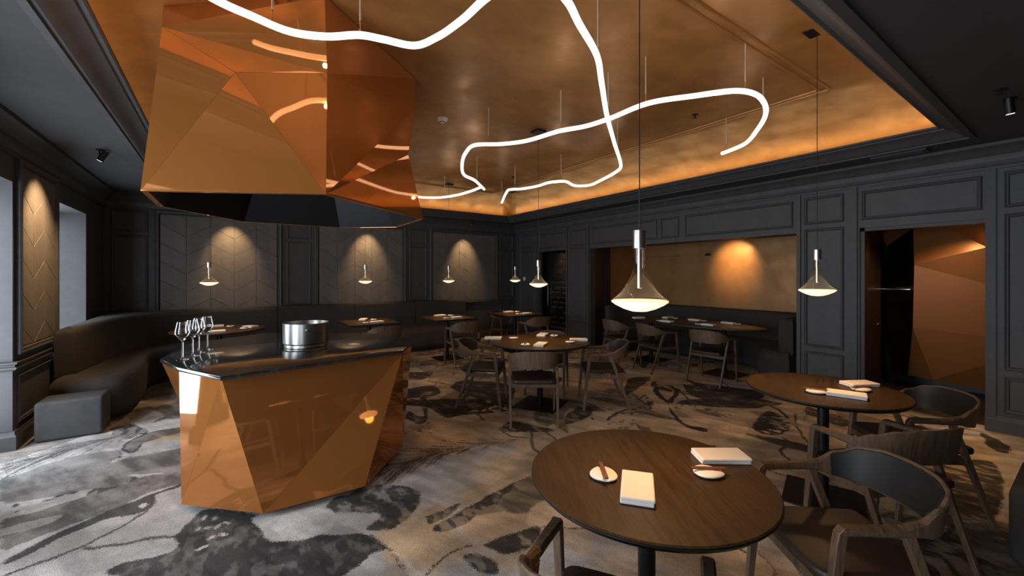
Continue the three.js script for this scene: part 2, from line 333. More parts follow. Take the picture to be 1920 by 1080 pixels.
    if (blot > 0) { const open = smooth(0.5, 0.64, spot * 0.65 + cloud * 0.35); t = t * (1 - blot * 0.6 * open) + 0.3 * blot * 0.6 * open; }
    const brush = fbm(x * 0.045 + y * 0.02, y * 0.011 - x * 0.006, 4);   // brush marks of the printed washes
    t *= 0.7 + 0.6 * smooth(0.2, 0.8, cloud);
    if (t < 0.2) t *= 0.6 + 1.0 * smooth(0.3, 0.78, brush); else t *= 0.82 + 0.36 * smooth(0.3, 0.7, brush);
    t *= 0.78 + 0.44 * hash(x * 3 + 5, y * 3 + 1);
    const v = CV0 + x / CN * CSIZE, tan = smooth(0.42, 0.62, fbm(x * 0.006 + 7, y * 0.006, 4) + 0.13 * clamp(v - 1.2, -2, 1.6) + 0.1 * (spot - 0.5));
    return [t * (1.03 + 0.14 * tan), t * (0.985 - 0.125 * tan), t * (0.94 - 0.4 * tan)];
  }, { wrap: THREE.MirroredRepeatWrapping });
})();
const pileTex = dataTex(256, 256, (x, y) => grey(0.3 + 0.7 * hash(x + 9, y + 4)), { srgb: false, repeat: [28, 28] });

// ---------------------------------------------------------------- materials
const std = (o) => new THREE.MeshStandardMaterial(o), phy = (o) => new THREE.MeshPhysicalMaterial(o);
const lin = (r, g, b) => new THREE.Color().setRGB(r, g, b);
const M = {
  wall: std({ color: lin(0.07, 0.073, 0.079), roughness: 0.55, map: meltTex }),
  soffit: std({ color: lin(0.06, 0.063, 0.068), roughness: 0.7, map: meltTex }),
  roof: std({ color: lin(0.1, 0.1, 0.1), roughness: 0.9 }),
  plank: std({ color: lin(0.155, 0.147, 0.141), roughness: 0.62, map: meltTex }),
  plankB: std({ color: lin(0.143, 0.136, 0.131), roughness: 0.62, map: meltTex }),
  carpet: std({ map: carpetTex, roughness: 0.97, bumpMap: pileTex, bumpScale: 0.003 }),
  orange: std({ color: lin(0.47, 0.222, 0.066), roughness: 0.55, metalness: 0.35, map: paintTex, roughnessMap: paintRough }),
  gold: std({ color: lin(0.6, 0.3, 0.1), roughness: 0.35, metalness: 0.6 }),
  niche: std({ color: lin(0.4, 0.21, 0.075), roughness: 0.5, metalness: 0.35, map: paintTex, roughnessMap: paintRough }),
  copper: phy({ color: lin(0.55, 0.205, 0.052), roughness: 0.035, metalness: 0.58, clearcoat: 0.12, clearcoatRoughness: 0.02 }),
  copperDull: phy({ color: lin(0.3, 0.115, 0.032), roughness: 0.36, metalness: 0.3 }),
  mirror: phy({ color: lin(0.35, 0.3, 0.27), roughness: 0.06, metalness: 1 }),
  lining: std({ color: lin(0.018, 0.018, 0.02), roughness: 0.35, metalness: 0.4 }),
  marble: phy({ color: 0xffffff, map: marbleTex, roughness: 0.12, clearcoat: 0.5, clearcoatRoughness: 0.04 }),
  black: std({ color: lin(0.008, 0.008, 0.009), roughness: 0.45 }),
  blackMetal: std({ color: lin(0.012, 0.012, 0.014), roughness: 0.38, metalness: 0.5 }),
  tabletop: phy({ color: lin(0.066, 0.036, 0.0115), map: grainTex, roughness: 0.42, specularIntensity: 0.6 }),
  edge: std({ color: lin(0.012, 0.011, 0.011), roughness: 0.4 }),
  oak: std({ color: lin(0.15, 0.095, 0.056), map: grainTex, roughness: 0.5 }),
  leather: std({ color: lin(0.034, 0.02, 0.013), roughness: 0.42 }),
  pad: std({ color: lin(0.01, 0.0103, 0.0105), roughness: 0.55 }),
  fabric: std({ color: lin(0.05, 0.047, 0.045), roughness: 0.95, bumpMap: weaveTex, bumpScale: 0.002, map: meltTex }),
  fabricGrey: std({ color: lin(0.07, 0.072, 0.076), roughness: 0.95, bumpMap: weaveTex, bumpScale: 0.002, map: meltTex }),
  linen: std({ color: lin(0.8, 0.76, 0.71), roughness: 0.9, bumpMap: weaveTex, bumpScale: 0.0006 }),
  stone: std({ color: lin(0.8, 0.78, 0.74), roughness: 0.6 }),
  stick: std({ color: lin(0.16, 0.055, 0.03), roughness: 0.5 }),
  alu: std({ color: lin(0.62, 0.58, 0.54), roughness: 0.3, metalness: 1 }),
  steel: phy({ color: lin(0.36, 0.35, 0.34), roughness: 0.32, metalness: 1 }),
  rod: std({ color: lin(0.7, 0.66, 0.6), roughness: 0.3, metalness: 0.6 }),
  white: std({ color: lin(0.75, 0.73, 0.7), roughness: 0.5 }),
  glass: phy({ color: lin(1, 1, 1), roughness: 0.0, transmission: 1, thickness: 0.002, ior: 1.5 }),
  shade: phy({ color: lin(1, 0.93, 0.85), roughness: 0.0, transmission: 1, thickness: 0, ior: 1.5 }),
  pane: phy({ color: lin(0.95, 0.97, 0.97), roughness: 0.0, transmission: 1, thickness: 0, ior: 1.5 }),
  sheer: phy({ color: lin(0.9, 0.9, 0.9), roughness: 0.95, transmission: 0.6, thickness: 0 }),
  darkWood: std({ color: lin(0.035, 0.018, 0.01), map: grainTex, roughness: 0.4 }),
  bottle: phy({ color: lin(0.01, 0.014, 0.01), roughness: 0.08 }),
  foil: std({ color: lin(0.85, 0.8, 0.75), roughness: 0.14, metalness: 0.9 }),
  foilRed: std({ color: lin(0.35, 0.06, 0.08), roughness: 0.3, metalness: 0.7 }),
  tube: std({ color: 0xffffff, emissive: lin(1, 0.93, 0.84), emissiveIntensity: 1.8, roughness: 0.4 }),
  lens: std({ color: lin(0.9, 0.85, 0.78), emissive: lin(1, 0.78, 0.5), emissiveIntensity: 1.25, roughness: 0.3 }),
  stem: std({ color: lin(0.8, 0.74, 0.66), roughness: 0.25, metalness: 0.9 }),
  led: std({ color: 0xffffff, emissive: lin(1, 0.6, 0.25), emissiveIntensity: 5, roughness: 0.5 }),
  spotGlow: std({ color: 0xffffff, emissive: lin(1, 0.72, 0.42), emissiveIntensity: 4, roughness: 0.4 }),
};

// ---------------------------------------------------------------- room shell
{
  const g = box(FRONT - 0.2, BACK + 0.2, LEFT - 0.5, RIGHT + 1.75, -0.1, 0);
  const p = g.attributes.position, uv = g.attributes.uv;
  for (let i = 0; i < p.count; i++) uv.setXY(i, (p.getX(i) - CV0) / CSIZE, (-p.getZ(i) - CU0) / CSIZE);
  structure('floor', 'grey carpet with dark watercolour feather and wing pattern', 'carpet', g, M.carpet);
}
// perimeter soffit with the raised orange tray
const TR = { u0: 0.73, u1: 8.02, v0: -0.72, v1: 5.48 };
{
  const ceiling = structure('ceiling', 'dark grey ceiling with a raised copper coloured tray', 'ceiling');
  const s = new THREE.Shape([[FRONT - 0.2, LEFT - 0.5], [BACK + 0.2, LEFT - 0.5], [BACK + 0.2, RIGHT + 0.15], [FRONT - 0.2, RIGHT + 0.15]].map(([u, v]) => new THREE.Vector2(v, u)));
  const hole = new THREE.Path([[TR.u0, TR.v0], [TR.u0, TR.v1], [TR.u1, TR.v1], [TR.u1, TR.v0]].map(([u, v]) => new THREE.Vector2(v, u)));
  s.holes.push(hole);
  const g = new THREE.ExtrudeGeometry(s, { depth: 0.05, bevelEnabled: false });
  g.rotateX(-Math.PI / 2); g.translate(0, SOFFIT, 0);
  part('soffit', boxUV(g), M.soffit, ceiling);
  const path = [[TR.u0, TR.v0], [TR.u1, TR.v0], [TR.u1, TR.v1], [TR.u0, TR.v1]];
  part('tray_moulding', sweep(path, [[-0.05, 2.75], [-0.05, 2.728], [-0.012, 2.728], [-0.012, 2.742], [0.01, 2.742], [0.03, 2.755], [0.055, 2.782], [0.085, 2.806], [0.12, 2.82], [0.125, 2.832], [0.15, 2.832], [0.16, 2.84], [0.16, 2.856], [0.13, 2.858], [0.11, 2.83], [0.06, 2.81], [-0.1, 2.805], [-0.1, 2.76]], { closed: true }), M.wall, ceiling);
  // the cove swings up from behind the moulding to the tray's flat centre
  const loops = [[TR.u0 - 0.12, TR.u1 + 0.12, TR.v0 - 0.12, TR.v1 + 0.12, 2.79]], inner = [1.4, 7.1, 0.2, 4.45];
  for (let i = 0; i <= 14; i++) {
    const t = i / 14 * Math.PI / 2, k = 1 - Math.cos(t), o = [TR.u0 - 0.12, TR.u1 + 0.12, TR.v0 - 0.12, TR.v1 + 0.12];
    loops.push([...o.map((x, j) => x + (inner[j] - x) * k), 2.8 + 0.36 * Math.sin(t)]);
  }
  const rings = loops.map(([a, b, c, d, h]) => [P(a, c, h), P(a, d, h), P(b, d, h), P(b, c, h)]);
  part('cove', loft(rings, { caps: false, crease: 0.4 }), M.orange, ceiling);
  part('tray_ceiling', box(inner[0], inner[1], inner[2], inner[3], CEIL, CEIL + 0.03), M.orange, ceiling);
  const ip = [[inner[0], inner[2]], [inner[1], inner[2]], [inner[1], inner[3]], [inner[0], inner[3]]];
  for (const o of [0.01, 0.075]) part('ceiling_bead', sweep(ip, [[o, CEIL], [o, CEIL - 0.008], [o + 0.008, CEIL - 0.014], [o + 0.02, CEIL - 0.012], [o + 0.026, CEIL]], { closed: true }), M.orange, ceiling);
  part('roof_slab', box(FRONT - 0.3, BACK + 0.3, LEFT - 0.6, RIGHT + 1.9, 3.3, 3.4), M.roof, ceiling);
  // warm strip lamps lying in the trough behind the moulding
  const strips = [[TR.u0 - 0.01, TR.u0 + 0.01, TR.v0 + 0.1, TR.v1 - 0.1], [TR.u1 - 0.01, TR.u1 + 0.01, TR.v0 + 0.1, TR.v1 - 0.1], [TR.u0 + 0.1, TR.u1 - 0.1, TR.v0 - 0.01, TR.v0 + 0.01], [TR.u0 + 0.1, TR.u1 - 0.1, TR.v1 - 0.01, TR.v1 + 0.01]];
  strips.forEach(([a, b, c, d], n) => {
    const alongV = d - c > b - a;
    const s = thing('cove_light_strip', 'warm strip lamp hidden in the cove ' + ['at the near end', 'over the chevron wall', 'on the window side', 'on the doorway side'][n], 'strip light', [0, 0, 0], 0, 'strip lamps of the ceiling cove');
    part('led_strip', box(a, b, c, d, 2.807, 2.815), M.led, s);
    const l = new THREE.RectAreaLight(lin(1, 0.76, 0.4), COVE, alongV ? d - c : b - a, 0.03);
    const pos = P((a + b) / 2, (c + d) / 2, 2.825), inward = alongV ? P(n ? -1 : 1, 0, 0) : P(0, n === 2 ? 1 : -1, 0);
    l.name = 'cove_glow'; l.position.copy(pos); l.lookAt(pos.clone().addScaledVector(inward, 0.7).add(new THREE.Vector3(0, 1, 0)));
    scene.add(l);
  });
}
const CROWN = [[0, 2.52], [0.018, 2.52], [0.018, 2.545], [0.03, 2.55], [0.05, 2.585], [0.055, 2.6], [0.055, 2.64], [0.075, 2.655], [0.1, 2.69], [0.14, 2.715], [0.15, 2.72], [0.15, 2.75], [0, 2.75]];
const SKIRT = [[0, 0], [0.028, 0], [0.028, 0.12], [0.018, 0.135], [0.014, 0.16], [0, 0.165]];
const DADO = [[0, 0.8], [0.012, 0.8], [0.03, 0.815], [0.03, 0.83], [0.018, 0.838], [0.018, 0.85], [0.035, 0.86], [0.035, 0.872], [0, 0.88]];
function wallFromOutline(pts, thick) {   // outline in [along, h], raised by thick along local z
  const s = new THREE.Shape(pts.map(([a, h]) => new THREE.Vector2(a, h)));
  return new THREE.ExtrudeGeometry(s, { depth: thick, bevelEnabled: false });
}
function outlineWithOpenings(a0, a1, top, openings) {
  const pts = [[a0, 0]];
  for (const [p, q, h] of openings) pts.push([p, 0], [p, h], [q, h], [q, 0]);
  pts.push([a1, 0], [a1, top], [a0, top]);
  return pts;
}
// ---- right wall: panelled, with the wine cupboard, the seating niche and the doorway
const NICHE = [2.31, 6.0], DOOR = [0.69, 1.66], WINE = [6.73, 7.67];
const wallRight = (() => {
  const g = wallFromOutline(outlineWithOpenings(-BACK - 0.2, -FRONT + 0.2, 3.3, [[-WINE[1], -WINE[0], 2.05], [-NICHE[1], -NICHE[0], 2.04], [-DOOR[1], -DOOR[0], 2.05]]), 0.15);
  g.rotateY(-Math.PI / 2); g.translate(0, 0, 0);   // local x -> z, extruded towards -x
  g.translate(RIGHT + 0.15, 0, 0);
  return structure('wall_right', 'charcoal panelled wall with niche and doorway', 'wall', boxUV(g), M.wall);
})();
function mouldRight(u0, u1, h0, h1, prof = MOULD) {
  const g = frameGeo(u1 - u0, h1 - h0, prof); g.rotateY(-Math.PI / 2); g.translate(RIGHT, (h0 + h1) / 2, -(u0 + u1) / 2);
  part('panel_moulding', g, M.wall, wallRight);
}
part('cornice', sweep([[FRONT, LEFT], [BACK, LEFT], [BACK, RIGHT], [FRONT, RIGHT]], CROWN), M.wall, structure('trim_1', 'stepped charcoal cornice under the ceiling', 'cornice'));
mouldRight(2.35, 3.9, 2.12, 2.46); mouldRight(4.0, 4.35, 2.12, 2.46); mouldRight(4.42, 5.96, 2.12, 2.46);
mouldRight(0.71, 1.64, 2.14, 2.47);
mouldRight(1.81, 2.22, 2.14, 2.48); mouldRight(1.81, 2.22, 0.6, 2.08); mouldRight(1.81, 2.22, 0.2, 0.54);
mouldRight(-0.2, 0.57, 2.14, 2.48); mouldRight(-0.2, 0.57, 0.6, 2.08); mouldRight(-0.2, 0.57, 0.2, 0.54);
mouldRight(-1.3, -0.35, 0.6, 2.08); mouldRight(-1.3, -0.35, 0.2, 0.54); mouldRight(-1.3, -0.35, 2.14, 2.48);
mouldRight(6.76, 7.64, 2.12, 2.46);
mouldRight(6.12, 6.62, 0.6, 2.08); mouldRight(6.12, 6.62, 2.12, 2.46); mouldRight(6.12, 6.62, 0.2, 0.54);
mouldRight(7.8, 8.4, 0.6, 2.08); mouldRight(7.8, 8.4, 2.14, 2.48); mouldRight(7.8, 8.4, 0.2, 0.54);
const baseR = structure('baseboard_right', 'charcoal skirting of the panelled wall', 'skirting');
for (const [a, b] of [[FRONT, DOOR[0]], [DOOR[1], NICHE[0]], [NICHE[1], WINE[0]], [WINE[1], BACK]]) part('skirting', sweep([[a, RIGHT], [b, RIGHT]], SKIRT, { side: -1 }), M.wall, baseR);
// raised edges of the pilasters either side of the doorway and niche
for (const [a, b] of [[1.68, 1.74], [2.26, 2.3], [0.62, 0.68], [6.02, 6.07], [6.66, 6.71], [7.7, 7.75]]) part('pilaster_edge', box(a, b, RIGHT - 0.022, RIGHT + 0.01, 0, 2.55), M.wall, wallRight);

// ---- back wall with three chevron panels
const CHEV = [[-0.86, 0.78], [1.46, 3.12], [3.79, 5.45]];
const wallBack = structure('wall_back', 'charcoal wall with chevron panels behind the banquette', 'wall', box(BACK, BACK + 0.2, LEFT - 0.5, RIGHT + 0.15, 0, 3.3), M.wall);
function clipH(poly, lim, keepBelow) {
  const out = [];
  poly.forEach((p, i) => {
    const q = poly[(i + 1) % poly.length], a = keepBelow ? lim - p[1] : p[1] - lim, b = keepBelow ? lim - q[1] : q[1] - lim;
    if (a >= 0) out.push(p);
    if (a * b < 0) { const t = a / (a - b); out.push([p[0] + (q[0] - p[0]) * t, lim]); }
  });
  return out;
}
// planks in columns whose joints slope up and down by turns; built in x (across), y (up), facing +z
function chevronPanel(parent, w, h0, h1, cols, place) {
  const holder = part('chevron_panel', place(boxUV(new THREE.BoxGeometry(w, h1 - h0, 0.01).translate(0, (h0 + h1) / 2, 0.005))), M.plankB, parent);
  const cw = w / cols, pitch = 0.3, rise = cw * 0.62, gap = 0.0018;
  for (let c = 0; c < cols; c++) {
    const x0 = -w / 2 + c * cw + gap, x1 = x0 + cw - 2 * gap, up = c % 2 ? 1 : -1;
    for (let k = -2; k < (h1 - h0) / pitch + 2; k++) {
      const a = h0 + k * pitch + gap, b = a + pitch - 2 * gap, dl = up > 0 ? 0 : rise, dr = up > 0 ? rise : 0;
      let poly = [[x0, a + dl], [x1, a + dr], [x1, b + dr], [x0, b + dl]];
      poly = clipH(clipH(poly, h0 + 0.002, false), h1 - 0.002, true);
      if (poly.length < 3) continue;
      const ys = poly.map((p) => p[1]); if (Math.max(...ys) - Math.min(...ys) < 0.02) continue;
      const g = new THREE.ExtrudeGeometry(new THREE.Shape(poly.map(([x, y]) => new THREE.Vector2(x, y))), { depth: 0.009, bevelEnabled: true, bevelThickness: 0.0025, bevelSize: 0.0025, bevelOffset: -0.0025, bevelSegments: 1 });
      g.translate(0, 0, 0.008 + rr(0, 0.002));
      part('plank', place(boxUV(g)), rnd() < 0.5 ? M.plank : M.plankB, holder);
    }
  }
}
function mouldBack(v0, v1, h0, h1, prof = MOULD) {
  const g = frameGeo(v1 - v0, h1 - h0, prof); g.translate((v0 + v1) / 2, (h0 + h1) / 2, -BACK); part('panel_moulding', g, M.wall, wallBack);
}
const WIDE = [[0, 0], [0, 0.03], [0.012, 0.042], [0.03, 0.034], [0.045, 0.036], [0.055, 0.02], [0.06, 0]];
for (const [a, b] of CHEV) {
  const m = (a + b) / 2;
  chevronPanel(wallBack, b - a - 0.02, 0.92, 2.47, 5, (g) => g.translate(m, 0, -BACK));
  mouldBack(a - 0.06, b + 0.06, 0.86, 2.53, WIDE);
}
for (const [a, b] of [[-1.42, -1.0], [0.92, 1.32], [3.26, 3.65], [5.58, 5.98]]) { mouldBack(a, b, 2.17, 2.5); mouldBack(a, b, 0.95, 2.12); mouldBack(a, b, 0.22, 0.76); }
part('dado_rail', sweep([[BACK, LEFT], [BACK, RIGHT]], DADO), M.wall, wallBack);
part('skirting', sweep([[BACK, LEFT], [BACK, RIGHT]], SKIRT), M.wall, structure('baseboard_back', 'charcoal skirting along the back wall', 'skirting'));

// ---- left wall with deep window recesses
const wallLeft = (() => {
  const sorted = [...WINDOWS].sort((a, b) => b[0] - a[0]);
  const g = wallFromOutline(outlineWithOpenings(-BACK - 0.2, -FRONT + 0.2, 3.3, sorted.map(([a, b]) => [-b, -a, HEAD])), 0.5);
  g.rotateY(-Math.PI / 2); g.translate(LEFT, 0, 0);
  return structure('wall_left', 'charcoal wall with deep window recesses and chevron panels', 'wall', boxUV(g), M.wall);
})();
const PIERS = [[5.35, 6.48], [3.08, 4.21], [0.81, 1.94]];
const baseL = structure('baseboard_left', 'charcoal skirting of the window wall', 'skirting');
for (const [a, b] of [...PIERS, [7.62, BACK]]) {
  const path = b === BACK ? [[a, LEFT - 0.45], [a, LEFT], [b, LEFT]] : [[a, LEFT - 0.45], [a, LEFT], [b, LEFT], [b, LEFT - 0.45]];
  part('skirting', sweep(path, SKIRT), M.wall, baseL);
  part('dado_rail', sweep(path, DADO.map(([o, h]) => [o, h - 0.12])), M.wall, wallLeft);
  if (b !== BACK) {
    const m = (a + 0.11 + b - 0.14) / 2, w = b - a - 0.25;
    chevronPanel(wallLeft, w, 0.87, 2.46, Math.round(w / 0.3), (g) => g.rotateY(Math.PI / 2).translate(LEFT, 0, -m));
    const f = frameGeo(w + 0.12, 1.71, WIDE); f.rotateY(Math.PI / 2); f.translate(LEFT, 1.665, -m); part('panel_moulding', f, M.wall, wallLeft);
    const f2 = frameGeo(w + 0.06, 0.42, MOULD); f2.rotateY(Math.PI / 2); f2.translate(LEFT, 0.42, -m); part('panel_moulding', f2, M.wall, wallLeft);
  }
}
WINDOWS.forEach(([a, b], i) => {
  const w = structure('window_' + (i + 1), 'tall window recess ' + ['beside the banquette', 'beside the grey pouf', 'across from the counter', 'at the near end of the wall'][i], 'window');
  const v = LEFT - 0.46;
  const bars = [[a, b, 0, 0.07], [a, b, HEAD - 0.07, HEAD], [a, a + 0.07, 0.07, HEAD - 0.07], [b - 0.07, b, 0.07, HEAD - 0.07], [(a + b) / 2 - 0.03, (a + b) / 2 + 0.03, 0.07, HEAD - 0.07]];
  for (const [p, q, h0, h1] of bars) part('frame_bar', box(p, q, v - 0.03, v + 0.03, h0, h1), M.white, w);
  for (const [p, q] of [[a + 0.07, (a + b) / 2 - 0.03], [(a + b) / 2 + 0.03, b - 0.07]]) part('pane', box(p, q, v - 0.003, v + 0.003, 0.07, HEAD - 0.07), M.pane, w);
  // sheer curtain hanging in folds inside the recess
  const cols = 120, pos = [], idx = [];
  for (let k = 0; k <= cols; k++) for (const h of [0.03, HEAD - 0.01]) { const u = a + 0.02 + (b - a - 0.04) * k / cols; pos.push(LEFT - 0.36 + 0.022 * Math.sin(k * 0.9 + Math.sin(k * 0.31) * 2), h, -u); }
  for (let k = 0; k < cols; k++) { const o = k * 2; idx.push(o, o + 1, o + 2, o + 1, o + 3, o + 2); }
  const g = new THREE.BufferGeometry(); g.setAttribute('position', new THREE.Float32BufferAttribute(pos, 3)); g.setIndex(idx); g.computeVertexNormals();
  single('sheer_curtain', g, M.sheer, 'white sheer curtain hanging in the window recess ' + ['beside the banquette', 'beside the grey pouf', 'across from the counter', 'at the near end of the wall'][i], 'curtain');
});
structure('wall_front', 'charcoal wall closing the near end of the room', 'wall', box(FRONT - 0.2, FRONT, LEFT - 0.5, RIGHT + 0.15, 0, 3.3), M.wall);

// ---- seating niche
{
  const n = structure('wall_niche', 'burnished copper coloured niche behind the oval table', 'niche');
  const V = 7.6, [a, b] = NICHE;
  part('niche_back', box(a - 0.1, b + 0.1, V, V + 0.1, 0, 2.3), M.niche, n);
  part('niche_side', box(b, b + 0.1, RIGHT + 0.55, V, 0, 2.3), M.niche, n);
  part('niche_side', box(a - 0.1, a, RIGHT + 0.15, V, 0, 2.3), M.niche, n);
  part('niche_ceiling', box(a - 0.1, b + 0.1, RIGHT + 0.15, V + 0.1, 2.14, 2.24), M.wall, n);
  part('dark_jamb', box(b, b + 0.1, RIGHT + 0.15, RIGHT + 0.55, 0, 2.14), M.darkWood, n);
  part('jamb_post', box(b - 0.04, b, RIGHT + 0.42, RIGHT + 0.55, 0, 2.14), M.black, n);
}
// ---- wine cupboard recess
{
  const c = structure('wall_wine_cupboard', 'dark recess of the glazed wine cupboard', 'cupboard recess');
  const [a, b] = WINE, V = RIGHT + 0.75;
  part('recess_back', box(a - 0.05, b + 0.05, V, V + 0.05, 0, 2.2), M.black, c);
  part('recess_side', box(b, b + 0.05, RIGHT + 0.15, V, 0, 2.2), M.black, c);
  part('recess_side', box(a - 0.05, a, RIGHT + 0.15, V, 0, 2.2), M.black, c);
  part('recess_ceiling', box(a - 0.05, b + 0.05, RIGHT + 0.15, V, 2.06, 2.2), M.black, c);
}
// ---- corridor behind the doorway, lined with folded copper
{
  const c = structure('wall_corridor', 'folded copper wall seen through the doorway', 'wall');
  part('corridor_wall', box(1.98, 2.08, RIGHT + 0.15, 7.9, 0, 2.3), M.darkWood, c);
  part('corridor_wall', box(-0.4, -0.3, RIGHT + 0.15, 7.9, 0, 2.3), M.wall, c);
  part('corridor_wall', box(-0.4, 2.08, 7.8, 7.9, 0, 2.3), M.black, c);
  part('corridor_ceiling', box(-0.4, 2.08, RIGHT + 0.15, 7.9, 2.14, 2.24), M.black, c);
  const centre = P(0.9, 9, 1.2);
  const m = P(1.4, 7.12, 1.63), tl = P(1.45, 7.3156, 2.12), t = P(1.18, 7.3, 2.12), r1 = P(0.8, 7.16, 1.82), r2 = P(0.8, 7.26, 1.4), l2 = P(1.43, 7.2, 0.83), r3 = P(0.8, 7.3275, 0.77), b = P(1.27, 7.34, 0.18), r4 = P(0.8, 7.38, 0.46), bl = P(1.52, 7.42, 0.18), r5 = P(0.8, 7.5, 0.12), r0 = P(0.8, 6.9, 2.12);
  const e = (q) => q.clone().add(new THREE.Vector3(0, 0, 0.95)), r1e = e(r1), r2e = e(r2), r3e = e(r3), r4e = e(r4), r5e = e(r5), r0e = e(r0);
  for (const f of [[tl, t, r1, m], [m, r1, r2], [m, r2, r3, l2], [l2, r3, r4, b], [l2, b, bl], [b, r4, r5], [t, r0, r1], [r1, r1e, r2e, r2], [r2, r2e, r3e, r3], [r3, r3e, r4e, r4], [r4, r4e, r5e, r5], [r0, r0e, r1e, r1]]) part('copper_facet', facetGeo(f, centre, 0.02), M.copperDull, c);
  const ml = P(1.75, 7.5, 1.9), ml2 = P(1.8, 7.45, 1.2), ml3 = P(1.75, 7.5, 0.6), ml4 = P(1.7, 7.5, 0.15), tl2 = P(1.8, 7.4, 2.12);
  part('copper_facet', facetGeo([tl, ml, tl2], centre, 0.02), M.copperDull, c);  // mirror facet painted copper: its orange reflection is put into the colour
  for (const f of [[tl, m, ml], [m, ml, ml2], [m, ml2, l2], [l2, ml2, ml3], [l2, ml3, bl], [ml3, ml4, bl]]) part('mirror_facet', facetGeo(f, centre, 0.02), M.mirror, c);
}
{
  const d = structure('door_1', 'dark wooden door standing open inside the doorway', 'door');
  part('door_leaf', box(1.7, 1.745, RIGHT + 0.2, RIGHT + 0.95, 0.01, 2.06), M.darkWood, d);
  part('door_frame', box(1.62, 1.68, RIGHT + 0.02, RIGHT + 0.17, 0, 2.05), M.black, d);
  part('door_frame', box(0.66, 1.68, RIGHT + 0.02, RIGHT + 0.17, 2.01, 2.06), M.black, d);
  const k = part('door_handle', box(1.685, 1.7, RIGHT + 0.78, RIGHT + 0.9, 0.86, 0.88, 0.005), M.steel, d);
  part('handle_stem', box(1.69, 1.7, RIGHT + 0.86, RIGHT + 0.88, 0.855, 0.885), M.steel, k);
}
{
  const s = structure('trim_2', 'dark wooden boards on the corridor floor', 'floorboards');
  for (let i = 0; i < 7; i++) { const v0 = RIGHT + 0.15 + i * 0.225; part('floorboard', box(-0.3, 1.98, v0, v0 + 0.221, 0.001, 0.012), M.darkWood, s); }
}

// ---------------------------------------------------------------- copper counter and hood
{
  const H = 0.875, L = 0.045;
  const a = P(3.83, -0.37, H), b = P(3.47, -0.25, H), c = P(3.04, -0.02, H), d = P(3.23, 1.17, H), e = P(3.61, 1.39, H), f = P(4.2, 1.3, H), g = P(4.95, 0.35, H), i = P(4.55, -0.25, H);
  const p = P(3.35, -0.23, L), q = P(2.94, 0.19, L), r = P(2.92, 0.79, L), s = P(3.42, 1.24, L), t = P(4.1, 1.12, L), w = P(4.75, 0.4, L), x = P(4.5, -0.19, L);
  const o = thing('bar_counter', 'faceted polished copper bar counter with a black marble top', 'counter', [0, 0, 0]);
  const mid = P(3.8, 0.5, 0.45);
  for (const fc of [[a, b, x], [b, p, x], [b, c, p], [c, q, p], [c, d, q], [d, r, q], [d, s, r], [d, e, s], [e, t, s], [e, f, t], [f, g, t], [g, w, t], [g, i, w], [i, x, w], [i, a, x]]) part('copper_facet', facetGeo(fc, mid), M.copper, o);
  part('countertop', slab([[3.87, -0.385], [3.44, -0.255], [2.99, -0.025], [3.205, 1.165], [3.615, 1.41], [4.22, 1.33], [5.0, 0.35], [4.57, -0.27]], H, 0.902, 0.005), M.marble, o);
  part('plinth', slab([[3.42, -0.15], [3.02, 0.22], [3.0, 0.75], [3.45, 1.14], [4.05, 1.05], [4.65, 0.38], [4.4, -0.12]], 0, L, 0), M.copperDull, o);
}
{
  const h = 1.98;
  const A = P(3.13, -0.397, h), B = P(2.643, 0.489, h), C = P(3.35, 1.394, h), D = P(4.06, 1.412, h), E = P(4.43, 0.96, h), F = P(4.45, 0.122, h), G = P(3.78, -0.386, h);
  const m = P(2.7561, 0.5178, 2.7503), V = P(2.9127, 0.0461, 2.6882), L = P(3.274, -0.3114, 3.155), L2 = P(2.9988, -0.2898, 2.8808), T = P(2.6476, 0.4828, 3.155), U = P(3.328, 1.3085, 3.155), W = P(3.27, 1.2858, 2.8795), Y = P(3.2327, 1.2169, 2.4756), K1 = P(3.95, 1.12, 3.155), K2 = P(4.2, 0.55, 3.155), K3 = P(3.9, -0.1, 3.155);
  const o = thing('extractor_hood', 'faceted polished copper hood hanging above the copper counter', 'hood', [0, 0, 0]);
  const mid = P(3.6, 0.5, 2.45);
  for (const fc of [[L2, L, T], [L2, T, m], [L2, m, V], [A, L2, V], [V, m, B], [A, V, B], [T, U, m], [m, U, W], [m, W, B], [B, W, Y], [B, Y, C], [C, Y, D], [Y, W, D], [W, U, D], [U, K1, D], [D, K1, E], [K1, K2, E], [E, K2, F], [K2, K3, F], [F, K3, G], [K3, L, G], [G, L, L2], [G, L2, A]]) part('copper_facet', facetGeo(fc, mid, 0.012, 0.001), M.copper, o);
  const ring = [A, B, C, D, E, F, G], c0 = ring.reduce((s, q) => s.add(q), new THREE.Vector3()).multiplyScalar(1 / 7);
  const inn = ring.map((q) => c0.clone().lerp(q, 0.965)), top = ring.map((q) => c0.clone().lerp(q, 0.74).setY(2.33)), far = c0.clone().setY(9);
  ring.forEach((q, i) => {
    const j = (i + 1) % 7, out = inn[i].clone().lerp(inn[j], 0.5).multiplyScalar(2).sub(c0).setY(2.13);
    part('lining_panel', facetGeo([inn[i], inn[j], top[j], top[i]], out, 0.006, 0.001), M.lining, o);
    part('rim', facetGeo([q, ring[j], inn[j], inn[i]], far, 0.012, 0.0005), M.copper, o);
  });
  part('filter_plate', facetGeo(top, far, 0.01, 0), M.lining, o);
}
